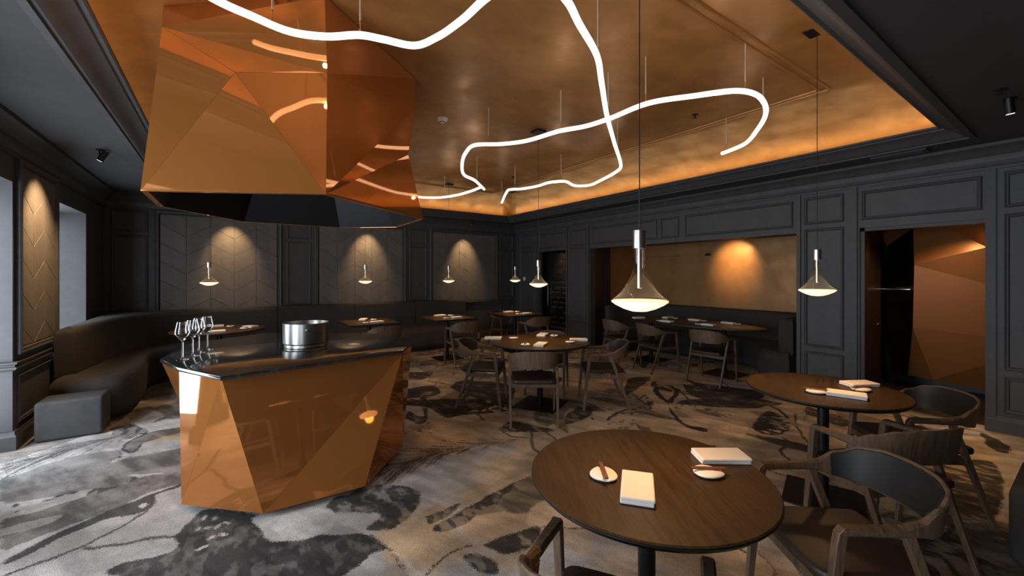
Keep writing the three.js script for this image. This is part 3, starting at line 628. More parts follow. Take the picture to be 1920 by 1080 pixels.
// glasses and cooler on the counter
{
  const bowl = lathe([[0, 0.126], [0.006, 0.128], [0.02, 0.145], [0.038, 0.168], [0.046, 0.184], [0.0455, 0.2], [0.038, 0.235], [0.032, 0.268], [0.0312, 0.2685], [0.0305, 0.268], [0.0365, 0.235], [0.0438, 0.2], [0.0442, 0.185], [0.0365, 0.17], [0.019, 0.149], [0, 0.139]], 44);
  const foot = lathe([[0, 0], [0.037, 0], [0.0385, 0.0012], [0.036, 0.003], [0.018, 0.006], [0.0065, 0.012], [0.0045, 0.03], [0.004, 0.11], [0.0055, 0.1255], [0, 0.1255]], 36);
  [[3.74, -0.25, 'first'], [3.87, -0.2, 'second'], [4.02, -0.17, 'third'], [4.12, -0.12, 'last']].forEach(([u, v, nth]) => {
    const g = thing('wine_glass', 'empty stemmed wine glass, ' + nth + ' in the row from the counter corner', 'glass', [u, v, 0.902], 0, 'wine glasses on the counter');
    part('bowl', bowl, M.glass, g); part('stem_and_foot', foot, M.glass, g);
  });
  const c = thing('wine_cooler', 'round brushed steel wine cooler on the black counter top', 'cooler', [3.86, 0.56, 0.902]);
  part('bowl', lathe([[0.16, 0.035], [0.174, 0.035], [0.176, 0.04], [0.176, 0.2], [0.174, 0.203], [0.171, 0.2], [0.17, 0.045], [0, 0.045]], 72), M.steel, c);
  part('base_ring', lathe([[0.15, 0], [0.163, 0], [0.165, 0.004], [0.165, 0.026], [0.16, 0.03], [0.15, 0.03]], 64), M.steel, c);
  part('base_neck', cyl(0.155, 0.155, 0.01, 0.027, 48), M.steel, c);
  const k = part('knob', lathe([[0, 0.02], [0.011, 0.019], [0.012, 0.012], [0.007, 0.008], [0.007, 0]], 20), M.steel, c);
  k.position.set(-0.02, 0.155, 0.174); k.rotation.x = Math.PI / 2;
}
// ---------------------------------------------------------------- tube lamps
function tubeLamp(label, pts, rods, samples, lightsAt) {
  const o = thing('tube_light', label, 'tube light', [0, 0, 0]);
  const curve = new THREE.CatmullRomCurve3(pts.map(([u, v, h]) => P(u, v, h ?? 2.8)), false, 'centripetal');
  part('glowing_tube', new THREE.TubeGeometry(curve, samples, 0.0185, 12, false), M.tube, o);
  for (const t of [0, 1]) { const q = curve.getPoint(t), s = new THREE.SphereGeometry(0.0195, 12, 8); s.translate(q.x, q.y, q.z); part('end_cap', s, M.white, o); }
  for (const [u, v, h] of rods) {
    const g = cyl(0.0055, 0.0055, CEIL - h - 0.08, 0, 10), r = part('hanger_rod', g, M.rod, o); r.position.copy(P(u, v, h + 0.08));
    const c = part('hanger_clip', plain([cyl(0.003, 0.003, 0.05, 0.03, 8), cyl(0.01, 0.01, 0.014, 0.022, 12), cyl(0.006, 0.003, 0.02, 0.072, 8)]), M.gold, o); c.position.copy(P(u, v, h - 0.01));
  }
  for (const t of lightsAt) {
    const q = curve.getPointAt(t), l = new THREE.PointLight(lin(1, 0.82, 0.6), TUBE); l.name = 'tube_glow';
    l.position.copy(q); l.position.y -= 0.045; l.shadow.radius = 0.8; l.castShadow = true; scene.add(l);
  }
}
tubeLamp('white glowing tube lamp sweeping past the copper hood to the room centre',
  [[2.2, -0.3], [2.4, -0.04], [2.45, 0.11], [2.49, 0.28], [2.43, 0.45], [2.31, 0.6], [2.28, 0.71], [2.24, 0.88], [2.09, 0.95], [1.88, 0.99], [1.6, 1.02], [1.42, 1.14], [1.46, 1.32], [1.56, 1.5], [1.73, 1.81], [1.93, 2.06], [2.32, 2.54], [2.74, 3.1], [3.36, 3.92], [3.5, 4.02], [3.95, 4.22], [4.3, 4.32], [4.42, 4.18], [4.3, 3.86], [4.45, 3.74], [4.77, 3.74], [5.05, 3.66], [5.19, 3.55], [5.45, 3.66], [6.2, 4.07]],
  [[2.31, 0.6, 2.8], [1.76, 1.85, 2.8], [2.34, 2.58, 2.8], [3.0, 3.45, 2.8], [4.3, 3.8, 2.8], [5.12, 3.6, 2.8], [6.15, 4.04, 2.8], [2.47, 0.2, 2.8]], 420, [0.08, 0.22, 0.36, 0.5, 0.64, 0.78, 0.92]);
tubeLamp('white glowing tube lamp curling back on itself above the central table',
  [[5.39, 3.22], [5.12, 2.97], [4.93, 2.78], [4.78, 2.56], [4.36, 2.3], [3.87, 2.09], [3.61, 2.05], [3.43, 2.25], [3.22, 2.39], [2.81, 2.48], [2.61, 2.58], [2.37, 2.62], [1.98, 2.63], [1.72, 2.79], [1.5, 2.96], [1.45, 3.12], [1.49, 3.36], [1.6, 3.62], [1.81, 3.93], [2.05, 4.22], [2.22, 4.31], [2.36, 4.36]],
  [[5.05, 2.9, 2.8], [3.5, 2.14, 2.8], [2.81, 2.48, 2.8], [2.01, 2.63, 2.8], [1.48, 3.05, 2.8], [1.66, 3.72, 2.8], [2.3, 4.34, 2.8]], 320, [0.1, 0.3, 0.5, 0.7, 0.9]);
tubeLamp('short white glowing tube lamp reaching behind the copper hood',
  [[5.26, 3.1], [5.62, 3.12], [6.05, 3.08], [6.4, 2.93], [6.55, 2.65], [6.5, 2.3]], [[6.3, 3.0, 2.8], [6.5, 2.36, 2.8]], 90, [0.5]);

// ---------------------------------------------------------------- pendants
const pendantShape = {
  canopy: boxUV(new RoundedBoxGeometry(0.13, 0.022, 0.13, 2, 0.003).translate(0, CEIL - 0.013, 0)),
  cord: cyl(0.0022, 0.0022, CEIL - 1.672, 1.668, 8),
  cap: lathe([[0, 1.674], [0.022, 1.674], [0.0245, 1.671], [0.0245, 1.604], [0.0235, 1.602], [0, 1.602]], 32),
  stem: lathe([[0, 1.602], [0.0095, 1.602], [0.0095, 1.452], [0.008, 1.449], [0, 1.449]], 20),
  shade: lathe([[0.0205, 1.603], [0.0195, 1.585], [0.019, 1.56], [0.0205, 1.535], [0.0255, 1.515], [0.036, 1.49], [0.05, 1.466], [0.066, 1.443], [0.084, 1.424], [0.1, 1.412], [0.1065, 1.407], [0.107, 1.402]], 56),
  lens: lathe([[0, 1.404], [0.05, 1.403], [0.1, 1.4045], [0.1062, 1.401], [0.104, 1.396], [0.09, 1.386], [0.06, 1.371], [0.03, 1.3615], [0, 1.359]], 56),
};
const PENDANTS = [[1.03, 1.31, 'above the round two-place table by the counter'], [1.12, 3.27, 'above the round table by the copper doorway'], [3.74, 2.96, 'above the large central round table'], [6.9, -0.18, 'above the round table in the banquette corner'], [7.0, 1.9, 'above the square table behind the counter'], [6.87, 3.35, 'above the middle square table at the banquette'], [6.75, 4.75, 'above the square table near the wine cupboard']];
for (const [u, v, where] of PENDANTS) {
  const o = thing('pendant_lamp', 'clear glass pendant lamp with a glowing lens ' + where, 'pendant', [u, v, 0], 0, 'glass pendants over the tables');
  part('ceiling_plate', pendantShape.canopy, M.blackMetal, o); part('cord', pendantShape.cord, M.black, o);
  part('cap', pendantShape.cap, M.alu, o); part('stem', pendantShape.stem, M.stem, o);
  part('glass_shade', pendantShape.shade, M.shade, o); part('glowing_lens', pendantShape.lens, M.lens, o);
  const l = new THREE.SpotLight(lin(1, 0.55, 0.22), PEND, 0, 1.25, 0.85); l.name = 'pendant_glow';
  l.position.copy(P(u, v, 1.345)); l.target.position.copy(P(u, v, 0)); l.shadow.radius = 2.4; l.castShadow = true; scene.add(l, l.target);
}
// ---------------------------------------------------------------- spotlights
function spotlight(label, pos, aim, power, angle = 0.5, penumbra = 0.7, warm = [1, 0.6, 0.28]) {
  const a = P(...pos), b = P(...aim), d = b.clone().sub(a).normalize();
  const o = thing('ceiling_spotlight', label, 'spotlight', [pos[0], pos[1], pos[2]]);
  const q = new THREE.Quaternion().setFromUnitVectors(new THREE.Vector3(0, -1, 0), d);
  const body = part('cylinder_body', cyl(0.026, 0.026, 0.11, 0, 24), M.blackMetal, o); body.quaternion.copy(q);
  const e = part('glowing_opening', new THREE.CylinderGeometry(0.021, 0.021, 0.004, 24).translate(0, 0.0, 0), M.spotGlow, o); e.quaternion.copy(q);
  part('mount', plain([cyl(0.03, 0.03, 0.012, SOFFIT - pos[2] - 0.012, 24), cyl(0.007, 0.007, SOFFIT - pos[2] - 0.04, 0.04, 10)]), M.blackMetal, o);
  const l = new THREE.SpotLight(lin(...warm), power, 0, angle, penumbra); l.name = 'spot_beam';
  l.position.copy(a).addScaledVector(d, 0.02); l.target.position.copy(b); l.shadow.radius = 0.9; l.castShadow = true; scene.add(l, l.target);
}
spotlight('black ceiling spotlight aimed at the chevron panel nearest the window corner', [8.2, 0.08, 2.64], [8.6, 0.08, 1.75], SPOT, 0.52);
spotlight('black ceiling spotlight aimed at the chevron panel behind the counter', [8.2, 2.36, 2.64], [8.6, 2.36, 1.75], SPOT, 0.52);
spotlight('black ceiling spotlight aimed at the chevron panel near the wine cupboard', [8.2, 4.56, 2.64], [8.6, 4.56, 1.75], SPOT, 0.52);
spotlight('black ceiling spotlight aimed at the chevron panel between the windows', [5.72, -1.03, 2.64], [5.87, -1.5, 1.8], SPOT * 1.8, 0.62);
spotlight('black ceiling spotlight on the soffit beside the sprinkler rosette', [0.4, 4.56, 2.64], [0.25, 5.1, 0], SPOT, 0.55);

// ---------------------------------------------------------------- tables
const TH = 0.74;
function roundTop(r) { return boxUV(toCreasedNormals(lathe([[0, TH], [r - 0.004, TH], [r, TH - 0.003], [r, TH - 0.006], [0, TH - 0.006]], 96).toNonIndexed(), 0.5)); }
function roundEdge(r) { return lathe([[0, TH - 0.0065], [r + 0.0005, TH - 0.0065], [r + 0.001, TH - 0.012], [r - 0.012, TH - 0.027], [0, TH - 0.027]], 96); }
function pedestal(o, x, z, size = 0.44) {
  const p = part('pole', cyl(0.033, 0.033, TH - 0.04, 0.012, 28), M.blackMetal, o); p.position.set(x, 0, z);
  const f = part('base_plate', lbox(0, 0.006, 0, size, 0.012, size, 0.004), M.blackMetal, o); f.position.set(x, 0, z);
  const m = part('mounting_plate', lbox(0, TH - 0.033, 0, 0.26, 0.01, 0.26), M.blackMetal, o); m.position.set(x, 0, z);
}
function roundTable(label, u, v, r, turn = 0.6) {
  const o = thing('round_table', label, 'table', [u, v, 0], turn);
  part('table_top', roundTop(r), M.tabletop, o); part('table_edge', roundEdge(r), M.edge, o); pedestal(o, 0, 0, r > 0.5 ? 0.5 : 0.44);
  return o;
}
roundTable('dark wooden round two-place table between the copper counter and the doorway table', 1.02, 1.34, 0.445, 1.0);
roundTable('dark wooden round table by the copper lined doorway', 1.1, 3.31, 0.45, 0.3);
roundTable('large dark wooden round table laid for four in the room centre', 3.76, 3.0, 0.575, 0.5);
roundTable('dark wooden round table in the corner of the curved banquette', 7.15, -0.07, 0.56, 0);
function squareTable(label, u, v, w, d) {
  const o = thing('square_table', label, 'table', [u, v, 0]);
  part('table_top', lbox(0, TH - 0.003, 0, w, 0.006, d, 0.0025), M.tabletop, o);
  part('table_edge', lbox(0, TH - 0.017, 0, w + 0.002, 0.02, d + 0.002, 0.006), M.edge, o);
  pedestal(o, 0, 0);
}
squareTable('dark square table at the banquette behind the counter', 6.93, 1.94, 0.8, 0.84);
squareTable('dark square table at the banquette, between the counter and the wine cupboard', 6.83, 3.3, 0.8, 0.84);
squareTable('dark square table near the wine cupboard', 6.75, 4.74, 0.8, 0.84);
{
  const o = thing('oval_table', 'long dark oval table in front of the copper niche', 'table', [3.93, 6.2, 0]);
  const ell = (a, b) => Array.from({ length: 96 }, (_, i) => { const t = i / 96 * Math.PI * 2; return [a * Math.cos(t), b * Math.sin(t)]; });
  part('table_top', slab(ell(1.2, 0.46), TH - 0.006, TH, 0.002), M.tabletop, o); part('table_edge', slab(ell(1.2, 0.46), TH - 0.027, TH - 0.0065, 0.007), M.edge, o);
  pedestal(o, 0.03, -0.72, 0.5); pedestal(o, 0.03, 0.6, 0.5);
}
// ---------------------------------------------------------------- armchair
const chairGeo = (() => {
  const half = [[0.283, 0.19, 0.652, 0.03, 0.05], [0.287, 0.1, 0.655, 0.03, 0.05], [0.29, 0.0, 0.656, 0.034, 0.046], [0.287, -0.08, 0.662, 0.055, 0.034], [0.268, -0.17, 0.676, 0.12, 0.022], [0.215, -0.245, 0.69, 0.172, 0.018], [0.115, -0.288, 0.697, 0.19, 0.017]];
  const keys = [...half, [0, -0.3, 0.698, 0.192, 0.017], ...half.slice().reverse().map(([x, ...r]) => [-x, ...r])];
  const shell = (n, from, to, inset, wMul, hMul) => {
    const c = new THREE.CatmullRomCurve3(keys.map((k) => new THREE.Vector3(k[0], 0, k[1])), false, 'centripetal'), rings = [];
    const at = (t, j) => { const f = t * (keys.length - 1), i = Math.min(Math.floor(f), keys.length - 2), s = f - i; const e = s * s * (3 - 2 * s); return keys[i][j] * (1 - e) + keys[i + 1][j] * e; };
    for (let k = 0; k <= n; k++) {
      const t = from + (to - from) * k / n, p = c.getPoint(t), d = c.getTangent(t).normalize(), nx = d.z, nz = -d.x;   // towards the outside
      const sgn = (nx * p.x + nz * (p.z - 0.05)) > 0 ? 1 : -1, ox = nx * sgn, oz = nz * sgn, H = at(t, 3) * hMul, w = at(t, 4) * wMul, y = at(t, 2), lean = 0.16;
      const rr0 = Math.min(w, H) * 0.3, prof = [[-w / 2, -H / 2 + rr0], [-w / 2 + rr0, -H / 2], [w / 2 - rr0, -H / 2], [w / 2, -H / 2 + rr0], [w / 2, H / 2 - rr0], [w / 2 - rr0, H / 2], [-w / 2 + rr0, H / 2], [-w / 2, H / 2 - rr0]];
      rings.push(prof.map(([a, b]) => { const q = a - inset + b * (H > 0.06 ? lean : 0); return new THREE.Vector3(p.x + ox * q, y + b, p.z + oz * q); }));
    }
    return loft(rings, { crease: 0.7 });
  };
  // square timber through a list of [x, y, z, width, depth]
  const timber = (pts) => loft(pts.map(([x, y, z, w, d]) => { const c = 0.004; return [[-w + c, -d], [w - c, -d], [w, -d + c], [w, d - c], [w - c, d], [-w + c, d], [-w, d - c], [-w, -d + c]].map(([a, b]) => new THREE.Vector3(x + a, y, z + b)); }).reverse(), { crease: 0.5 });
  const front = (s) => timber([[s * 0.282, 0, 0.262, 0.013, 0.016], [s * 0.283, 0.3, 0.232, 0.016, 0.019], [s * 0.284, 0.6, 0.2, 0.018, 0.02], [s * 0.284, 0.645, 0.192, 0.019, 0.019], [s * 0.284, 0.667, 0.18, 0.02, 0.012]]);
  const rear = (s) => timber([[s * 0.27, 0, -0.3, 0.013, 0.016], [s * 0.278, 0.35, -0.165, 0.016, 0.019], [s * 0.284, 0.645, -0.05, 0.016, 0.021]]);
  const seatShape = new THREE.Shape();
  seatShape.moveTo(-0.2, -0.23); seatShape.quadraticCurveTo(-0.235, -0.23, -0.24, -0.19); seatShape.lineTo(-0.262, 0.18); seatShape.quadraticCurveTo(-0.265, 0.235, -0.21, 0.245); seatShape.quadraticCurveTo(0, 0.268, 0.21, 0.245); seatShape.quadraticCurveTo(0.265, 0.235, 0.262, 0.18); seatShape.lineTo(0.24, -0.19); seatShape.quadraticCurveTo(0.235, -0.23, 0.2, -0.23); seatShape.closePath();
  const seat = new THREE.ExtrudeGeometry(seatShape, { depth: 0.016, bevelEnabled: true, bevelThickness: 0.014, bevelSize: 0.016, bevelOffset: -0.016, bevelSegments: 4, curveSegments: 16 });
  seat.rotateX(Math.PI / 2); seat.translate(0, 0.462, 0);
  return {
    backrest: shell(72, 0, 1, 0, 1, 1), pad: shell(48, 0.26, 0.74, 0.0125, 0.5, 0.9), seat: boxUV(toCreasedNormals(seat.toNonIndexed ? seat.toNonIndexed() : seat, 0.7)),
    legs: [front(-1), front(1), rear(-1), rear(1)],
    rails: [lbox(0, 0.4, 0.222, 0.55, 0.042, 0.02, 0.003), lbox(0, 0.4, -0.14, 0.54, 0.042, 0.02, 0.003), lbox(-0.272, 0.4, 0.04, 0.016, 0.042, 0.36, 0.003), lbox(0.272, 0.4, 0.04, 0.016, 0.042, 0.36, 0.003)],
  };
})();
for (const g of [chairGeo.backrest, chairGeo.pad, chairGeo.seat, ...chairGeo.legs, ...chairGeo.rails]) g.scale(0.86, 0.945, 0.92);
let firstChair;
function chair(label, u, v, fu, fv) {
  if (firstChair) return copyOf(firstChair, label, [u, v, 0], face(fu, fv));
  const o = firstChair = thing('armchair', label, 'chair', [u, v, 0], face(fu, fv), 'smoked oak armchairs');
  const b = part('backrest', chairGeo.backrest, M.oak, o); part('back_pad', chairGeo.pad, M.pad, b).userData.label = 'dark grey padded inner face';
  part('seat', chairGeo.seat, M.leather, o).userData.label = 'dark brown leather seat';
  for (const g of chairGeo.legs) part('leg', g, M.oak, o);
  for (const g of chairGeo.rails) part('seat_rail', g, M.oak, o);
  return o;
}
chair('oak armchair at the two-place table on the side towards the counter', 0.83, 0.95, 0.5, 0.87);
chair('oak armchair with its grey padded back showing at the two-place table by the counter', 0.62, 2.04, 0.6, -0.8);
chair('oak armchair with its back to the dark pouf at the doorway table', 0.72, 2.98, 0.9, 0.43);
chair('oak armchair between the doorway table and the copper doorway', 0.75, 3.72, 0.68, -0.73);
chair('oak armchair showing its plain back at the central round table', 3.44, 2.65, 0.82, 0.57);
chair('oak armchair at the central round table on the side towards the counter', 4.2, 2.5, -0.67, 0.74);
chair('oak armchair at the central round table on the side towards the doorway pilaster', 3.36, 3.6, 0.6, -0.8);
chair('oak armchair tucked behind the central round table', 4.14, 3.42, -0.65, -0.75);
chair('oak armchair at the square table behind the counter', 6.27, 1.96, 1, 0.05);
chair('oak armchair at the middle square table of the banquette', 6.17, 3.28, 1, 0.12);
chair('oak armchair at the square table near the wine cupboard, facing the banquette wall', 6.12, 4.75, 1, 0.05);
chair('oak armchair on the wall side of the square table near the wine cupboard', 7.3, 4.86, -1, 0.1);
chair('oak armchair at the wine cupboard end of the oval table', 4.82, 5.62, -0.15, 1);
chair('oak armchair in the middle of the oval table', 4.08, 5.6, -0.28, 0.96);
chair('oak armchair at the pilaster end of the oval table', 3.2, 5.64, 0.1, 1);

// ---------------------------------------------------------------- banquettes and poufs
{
  const o = thing('banquette', 'long curved grey brown upholstered banquette along window and chevron walls', 'banquette', [0, 0, 0]);
  const spl = (pts, n) => new THREE.SplineCurve(pts.map(([u, v]) => new THREE.Vector2(u, v))).getPoints(n).map((q) => [q.x, q.y]);
  const W = LEFT + 0.045, Bk = BACK - 0.045;
  const frontLine = spl([[6.02, W], [5.86, -1.25], [5.79, -1.0], [5.95, -0.83], [6.4, -0.78], [7.05, -0.8], [7.4, -0.72], [7.62, -0.4], [7.7, 0.3], [7.66, 1.2], [7.66, 4.5]], 120);
  part('seat', slab([...frontLine, [Bk, 4.5], [Bk, W]], 0.035, 0.46, 0.11, false, 8), M.fabric, o);
  part('toe_plinth', slab([...frontLine.map(([u, v]) => [Math.min(u + 0.08, 8), v - (u < 7.4 ? 0.06 : 0)]), [Bk, 4.45], [Bk, W]], 0, 0.05, 0), M.fabric, o);
  const inner = spl([[6.2, -1.3], [6.8, -1.22], [7.5, -1.12], [8.02, -0.86], [8.28, -0.4], [8.35, 0.2], [8.36, 0.75]], 60);
  part('back_cushion', slab([[6.2, W], ...inner, [Bk, 0.75], [Bk, W]], 0.37, 0.95, 0.08, false, 8), M.fabric, o);
  for (const [a, b] of [[0.76, 2.06], [2.07, 3.3], [3.31, 4.5]]) part('back_cushion', slab([[8.36, a], [8.36, b], [Bk, b], [Bk, a]], 0.37, 0.95, 0.05, false, 5), M.fabric, o);
}
{
  const o = thing('niche_banquette', 'dark rounded banquette filling the copper niche', 'banquette', [0, 0, 0]);
  const V = 7.6 - 0.005;
  const spl = (pts, n) => new THREE.SplineCurve(pts.map(([u, v]) => new THREE.Vector2(u, v))).getPoints(n).map((q) => [q.x, q.y]);
  const seat = spl([[5.85, 6.3], [5.45, 6.22], [5.3, 6.4], [5.25, 6.7], [4.8, 6.84], [4, 6.88], [3.2, 6.84], [2.98, 6.7], [2.92, 6.36], [2.7, 6.2], [2.45, 6.22]], 110);
  part('seat', slab([[5.85, V], ...seat, [2.45, V]], 0.02, 0.45, 0.13, false, 8), M.fabric, o);
  const back = spl([[5.85, 6.36], [5.72, 6.36], [5.66, 6.9], [5.3, 7.2], [4, 7.3], [2.9, 7.2], [2.68, 6.9], [2.64, 6.36], [2.45, 6.34]], 90);
  part('back_cushion', slab([[5.85, V], ...back, [2.45, V]], 0.37, 0.9, 0.075, false, 8), M.fabric, o);
}
single('pouf', box(5.42, 5.74, -1.4, -0.95, 0.004, 0.36, 0.03), M.fabricGrey, 'small grey upholstered cube pouf at the end of the banquette', 'pouf');
single('pouf', box(-0.25, 0.3, 3.3, 3.95, 0.004, 0.42, 0.06), M.fabric, 'dark upholstered pouf beside the armchair at the doorway table', 'pouf');

// ---------------------------------------------------------------- table settings
const napkinGeo = (() => {
  const top = new RoundedBoxGeometry(0.2, 0.013, 0.112, 3, 0.0055), p = top.attributes.position;
  for (let i = 0; i < p.count; i++) { const x = p.getX(i), z = p.getZ(i); p.setY(i, p.getY(i) + 0.0025 * Math.sin(x * 24 + 1) * Math.cos(z * 20) + 0.0018 * Math.sin(z * 60)); }
  top.translate(0.001, 0.0205, 0.001); top.computeVertexNormals();
  return plain([boxUV(top), lbox(-0.001, 0.0072, -0.001, 0.198, 0.013, 0.11, 0.005)]);
})();
const restGeo = (() => { const g = new THREE.SphereGeometry(0.056, 40, 20), p = g.attributes.position; for (let i = 0; i < p.count; i++) { const x = p.getX(i), y = p.getY(i), z = p.getZ(i), a = Math.atan2(z, x), k = 1 + 0.05 * Math.sin(3 * a + 1); p.setXYZ(i, x * k, y * 0.22 + 0.0122 - (Math.abs(z) < 0.012 && y > 0 ? 0.0035 : 0), z * k * 0.9); } g.computeVertexNormals(); return g; })();
const stickGeo = boxUV(new RoundedBoxGeometry(0.128, 0.007, 0.0145, 2, 0.002));
function setting([where, side], nap, napDir, rest, stickDir) {
  const n = single('napkin', napkinGeo, M.linen, `white folded napkin on ${where}, ${side}`, 'napkin', 'napkins on ' + where);
  n.position.copy(P(nap[0], nap[1], TH + 0.0005)); n.rotation.y = Math.atan2(napDir[0], napDir[1]);
  const r = single('stick_rest', restGeo, M.stone, `white stone rest on ${where}, ${side}`, 'rest', 'stone rests on ' + where);
  r.position.copy(P(rest[0], rest[1], TH)); r.rotation.y = Math.atan2(stickDir[0], stickDir[1]);
  const s = single('table_stick', stickGeo, M.stick, `brown stick across a rest on ${where}, ${side}`, 'stick', 'wooden sticks on ' + where);
  s.position.copy(P(rest[0], rest[1], TH + 0.0265)); s.rotation.y = Math.atan2(stickDir[0], stickDir[1]);
}
const W1 = 'the two-place table by the counter', W2 = 'the round doorway table', W3 = 'the central four-place table', W4 = 'the round banquette corner table', W5 = 'the square table behind the counter', W6 = 'the middle square banquette table', W7 = 'the square table by the wine cupboard', W8 = 'the oval niche table';
setting([W1, 'counter side'], [0.945, 1.19], [0.62, 0.78], [1.085, 1.17], [0.8, 0.6]);
setting([W1, 'doorway side'], [0.915, 1.68], [-0.58, 0.81], [0.87, 1.51], [-0.62, 0.78]);
setting([W2, 'counter side'], [0.94, 3.2], [-0.95, 0.3], [1.08, 3.13], [-0.85, 0.35]);
setting([W2, 'doorway side'], [0.98, 3.58], [-0.5, 0.86], [0.93, 3.43], [-0.5, 0.86]);
setting([W3, 'window corner side'], [4.18, 2.62], [-0.6, 0.8], [4.06, 2.83], [-0.6, 0.8]);
setting([W3, 'counter side'], [3.5, 2.8], [0.6, 0.8], [3.6, 2.67], [0.7, 0.7]);
setting([W3, 'niche side'], [4.06, 3.28], [0.6, 0.8], [3.93, 3.36], [0.7, 0.7]);
setting([W3, 'doorway side'], [3.5, 3.36], [-0.6, 0.8], [3.46, 3.19], [-0.6, 0.8]);
setting([W4, 'wall side'], [7.48, -0.12], [0.1, 1], [7.36, 0.06], [1, 0.1]);
setting([W4, 'open floor side'], [6.76, -0.1], [0.1, 1], [6.78, -0.28], [1, 0.1]);
setting([W4, 'counter side'], [7.12, 0.3], [-0.8, 0.5], [6.98, 0.22], [-0.8, 0.5]);
setting([W5, 'wall side'], [7.2, 1.92], [0.8, 0.4], [7.1, 2.06], [1, 0.1]);
setting([W5, 'chair side'], [6.7, 2.0], [0, 1], [6.68, 1.82], [1, 0.1]);
setting([W6, 'wall side'], [7.1, 3.28], [0.1, 1], [7.02, 3.46], [1, 0.1]);
setting([W6, 'chair side'], [6.58, 3.36], [0.1, 1], [6.6, 3.17], [1, 0.1]);
setting([W7, 'wall side'], [7.0, 4.76], [0.1, 1], [6.95, 4.94], [1, 0.1]);
setting([W7, 'chair side'], [6.5, 4.84], [0.1, 1], [6.52, 4.66], [1, 0.1]);
setting([W8, 'chair side, wine cupboard end'], [4.72, 5.98], [-0.3, 0.9], [4.82, 6.1], [0.2, 1]);
setting([W8, 'bench side, wine cupboard end'], [4.45, 6.44], [0, 1], [4.3, 6.44], [0.1, 1]);
setting([W8, 'chair side, middle'], [4.1, 5.9], [1, 0], [4.25, 5.92], [0.1, 1]);
setting([W8, 'bench side, middle'], [3.95, 6.46], [1, 0], [3.8, 6.46], [0.1, 1]);
setting([W8, 'chair side, pilaster end'], [3.45, 6.0], [1, 0], [3.6, 5.98], [0.1, 1]);
setting([W8, 'bench side, pilaster end'], [3.4, 6.48], [1, 0], [3.24, 6.46], [0.1, 1]);

// ---------------------------------------------------------------- wine cupboard
{
  const [a, b] = WINE, o = thing('wine_rack', 'dark glazed wine rack in the charcoal wall', 'wine rack', [0, 0, 0]);
  for (let k = 0; k < 16; k++) part('shelf', box(a + 0.02, b - 0.03, RIGHT + 0.3, RIGHT + 0.72, 0.14 + k * 0.115, 0.148 + k * 0.115), M.blackMetal, o);
  part('door_pane', box(a + 0.05, b - 0.25, RIGHT + 0.1, RIGHT + 0.106, 0.05, 2.0), M.pane, o);
  for (const [p, q] of [[a + 0.01, a + 0.045], [b - 0.25, b - 0.215], [b - 0.045, b - 0.01]]) part('door_stile', box(p, q, RIGHT + 0.08, RIGHT + 0.12, 0.02, 2.03), M.blackMetal, o);
  part('door_handle', box(b - 0.27, b - 0.26, RIGHT + 0.05, RIGHT + 0.07, 0.8, 1.3, 0.004), M.steel, o);
  const body = lathe([[0, 0], [0.036, 0.001], [0.0375, 0.006], [0.0375, 0.19], [0.03, 0.215], [0.0145, 0.24], [0.0135, 0.3], [0, 0.3]], 20), cap = lathe([[0.0142, 0.25], [0.0148, 0.252], [0.0148, 0.298], [0.0142, 0.303], [0.012, 0.308], [0.008, 0.3115], [0.004, 0.313], [0, 0.3135]], 16);
  for (let k = 0; k < 11; k++) for (let i = 0; i < 8; i++) {
    if (rnd() < 0.2) continue;
    const t = thing('wine_bottle', 'dark wine bottle lying in the glazed wine rack', 'bottle', [a + 0.1 + i * 0.092, RIGHT + 0.47, 0.1866 + k * 0.115], 0, 'bottles in the wine rack');
    t.rotation.z = Math.PI / 2;
    part('body', body, M.bottle, t); part('foil', cap, rnd() < 0.3 ? M.foilRed : M.foil, t);
  }
}
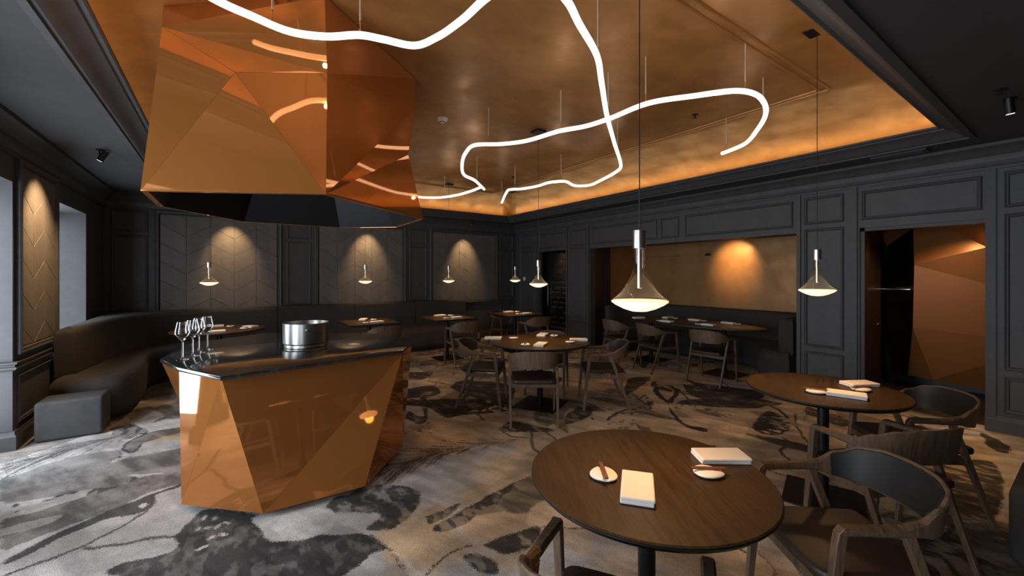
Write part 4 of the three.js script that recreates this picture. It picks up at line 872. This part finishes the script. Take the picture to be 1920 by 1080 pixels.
// ---------------------------------------------------------------- small fittings
{
  const r = thing('steel_rail', 'thin steel rail on brackets across the dark mirror beside the folded copper', 'rail', [0, 0, 0]);
  part('rail', box(1.42, 1.8, 7.05, 7.062, 1.315, 1.327, 0.004), M.foil, r);
  for (const u of [1.5, 1.74]) part('bracket', box(u - 0.01, u + 0.01, 7.055, 7.3, 1.312, 1.33, 0.003), M.foil, r);
}
{
  const d = thing('smoke_detector', 'round white smoke detector on the copper coloured ceiling', 'detector', [4.02, 1.89, 0]);
  part('housing', lathe([[0, CEIL - 0.045], [0.035, CEIL - 0.043], [0.046, CEIL - 0.03], [0.05, CEIL - 0.012], [0.052, CEIL]], 36), M.white, d);
  part('sensor_ring', lathe([[0.03, CEIL - 0.047], [0.034, CEIL - 0.049], [0.038, CEIL - 0.044]], 28), M.black, d);
  for (const [u, v, by] of [[2.44, 3.99, 'inside the curl of the tube lamp'], [5.71, 3.98, 'near the back cove']]) {
    const s = thing('sprinkler', 'small dark sprinkler head on the ceiling tray ' + by, 'sprinkler', [u, v, 0], 0, 'ceiling sprinklers');
    part('head', plain([cyl(0.006, 0.006, 0.035, CEIL - 0.035, 10), cyl(0.018, 0.018, 0.003, CEIL - 0.036, 18), cyl(0.03, 0.03, 0.004, CEIL - 0.004, 20)]), M.blackMetal, s);
  }
  const s2 = thing('sprinkler', 'dark sprinkler rosette on the grey soffit beside a spotlight', 'sprinkler', [0.42, 4.29, 0]);
  part('head', plain([cyl(0.006, 0.006, 0.03, SOFFIT - 0.03, 10), cyl(0.018, 0.018, 0.003, SOFFIT - 0.032, 18), cyl(0.034, 0.034, 0.004, SOFFIT - 0.004, 20)]), M.blackMetal, s2);
  const v = thing('air_vent', 'flat grey air vent on the soffit above the doorway', 'vent', [0, 0, 0]);
  part('frame', box(1.02, 1.45, 5.62, 5.8, SOFFIT - 0.02, SOFFIT - 0.001, 0.004), M.wall, v);
  for (let i = 0; i < 4; i++) part('slat', box(1.05, 1.42, 5.645 + i * 0.035, 5.668 + i * 0.035, SOFFIT - 0.024, SOFFIT - 0.02), M.soffit, v);
  const w = thing('switch_plate', 'small white switch plate beside the wine cupboard', 'switch', [8.24, RIGHT - 0.006, 1.41]);
  part('plate', lbox(0, 0, 0, 0.012, 0.085, 0.085, 0.004), M.white, w); part('rocker', lbox(-0.007, 0, 0, 0.006, 0.05, 0.03, 0.002), M.white, w);
}
// thin picture lamp rail along the niche wall, its head lit
{
  const o = thing('rail_lamp', 'thin steel rail with a small lit lamp head on the niche wall', 'rail lamp', [0, 0, 0]);
  const V = 7.55;
  part('rail', box(4.35, 5.6, V, V + 0.008, 1.888, 1.896), M.steel, o);
  for (const u of [5.58, 5.0, 4.36]) part('bracket', box(u - 0.008, u + 0.008, V - 0.005, 7.6, 1.872, 1.912), M.steel, o);
  part('lamp_head', box(4.33, 4.39, V - 0.04, V + 0.02, 1.87, 1.915, 0.006), M.blackMetal, o);
}
{
  const o = thing('niche_downlight', 'small recessed downlight above the niche wall', 'downlight', [0, 0, 0]);
  const g = part('trim_ring', lathe([[0.03, 2.139], [0.042, 2.136], [0.045, 2.14]], 28), M.blackMetal, o); g.position.copy(P(3.88, 6.95, 0));
  const e = part('glowing_opening', cyl(0.03, 0.03, 0.002, 2.137, 24), M.spotGlow, o); e.position.copy(P(3.88, 6.95, 0));
  const l = new THREE.SpotLight(lin(1, 0.6, 0.26), NSPOT, 0, 0.62, 1); l.name = 'niche_beam'; l.position.copy(P(3.88, 6.95, 2.12)); l.target.position.copy(P(3.88, 7.6, 1.72)); l.shadow.radius = 1.2; l.castShadow = true; scene.add(l, l.target);
}
for (const [u, v, k, by] of [[1.2, 6.55, 1, 'nearer the door frame'], [0.95, 6.85, 1, 'nearer the folded copper']]) {
  const o = thing('corridor_downlight', 'small recessed downlight in the doorway ceiling, ' + by, 'downlight', [u, v, 0], 0, 'doorway downlights');
  part('trim_ring', lathe([[0.026, 2.139], [0.036, 2.135], [0.04, 2.14]], 28), M.steel, o);
  part('glowing_opening', cyl(0.026, 0.026, 0.002, 2.137, 24), M.spotGlow, o);
  const l = new THREE.SpotLight(lin(1, 0.62, 0.3), CORR * k, 0, 1.1, 0.8); l.name = 'doorway_beam'; l.position.copy(P(u, v, 2.12)); l.target.position.copy(P(u, v, 0)); l.shadow.radius = 1.2; l.castShadow = true; scene.add(l, l.target);
}
scene.traverse((o) => { if (o.isMesh) { o.castShadow = true; o.receiveShadow = true; } });
renderer.render(scene, camera);
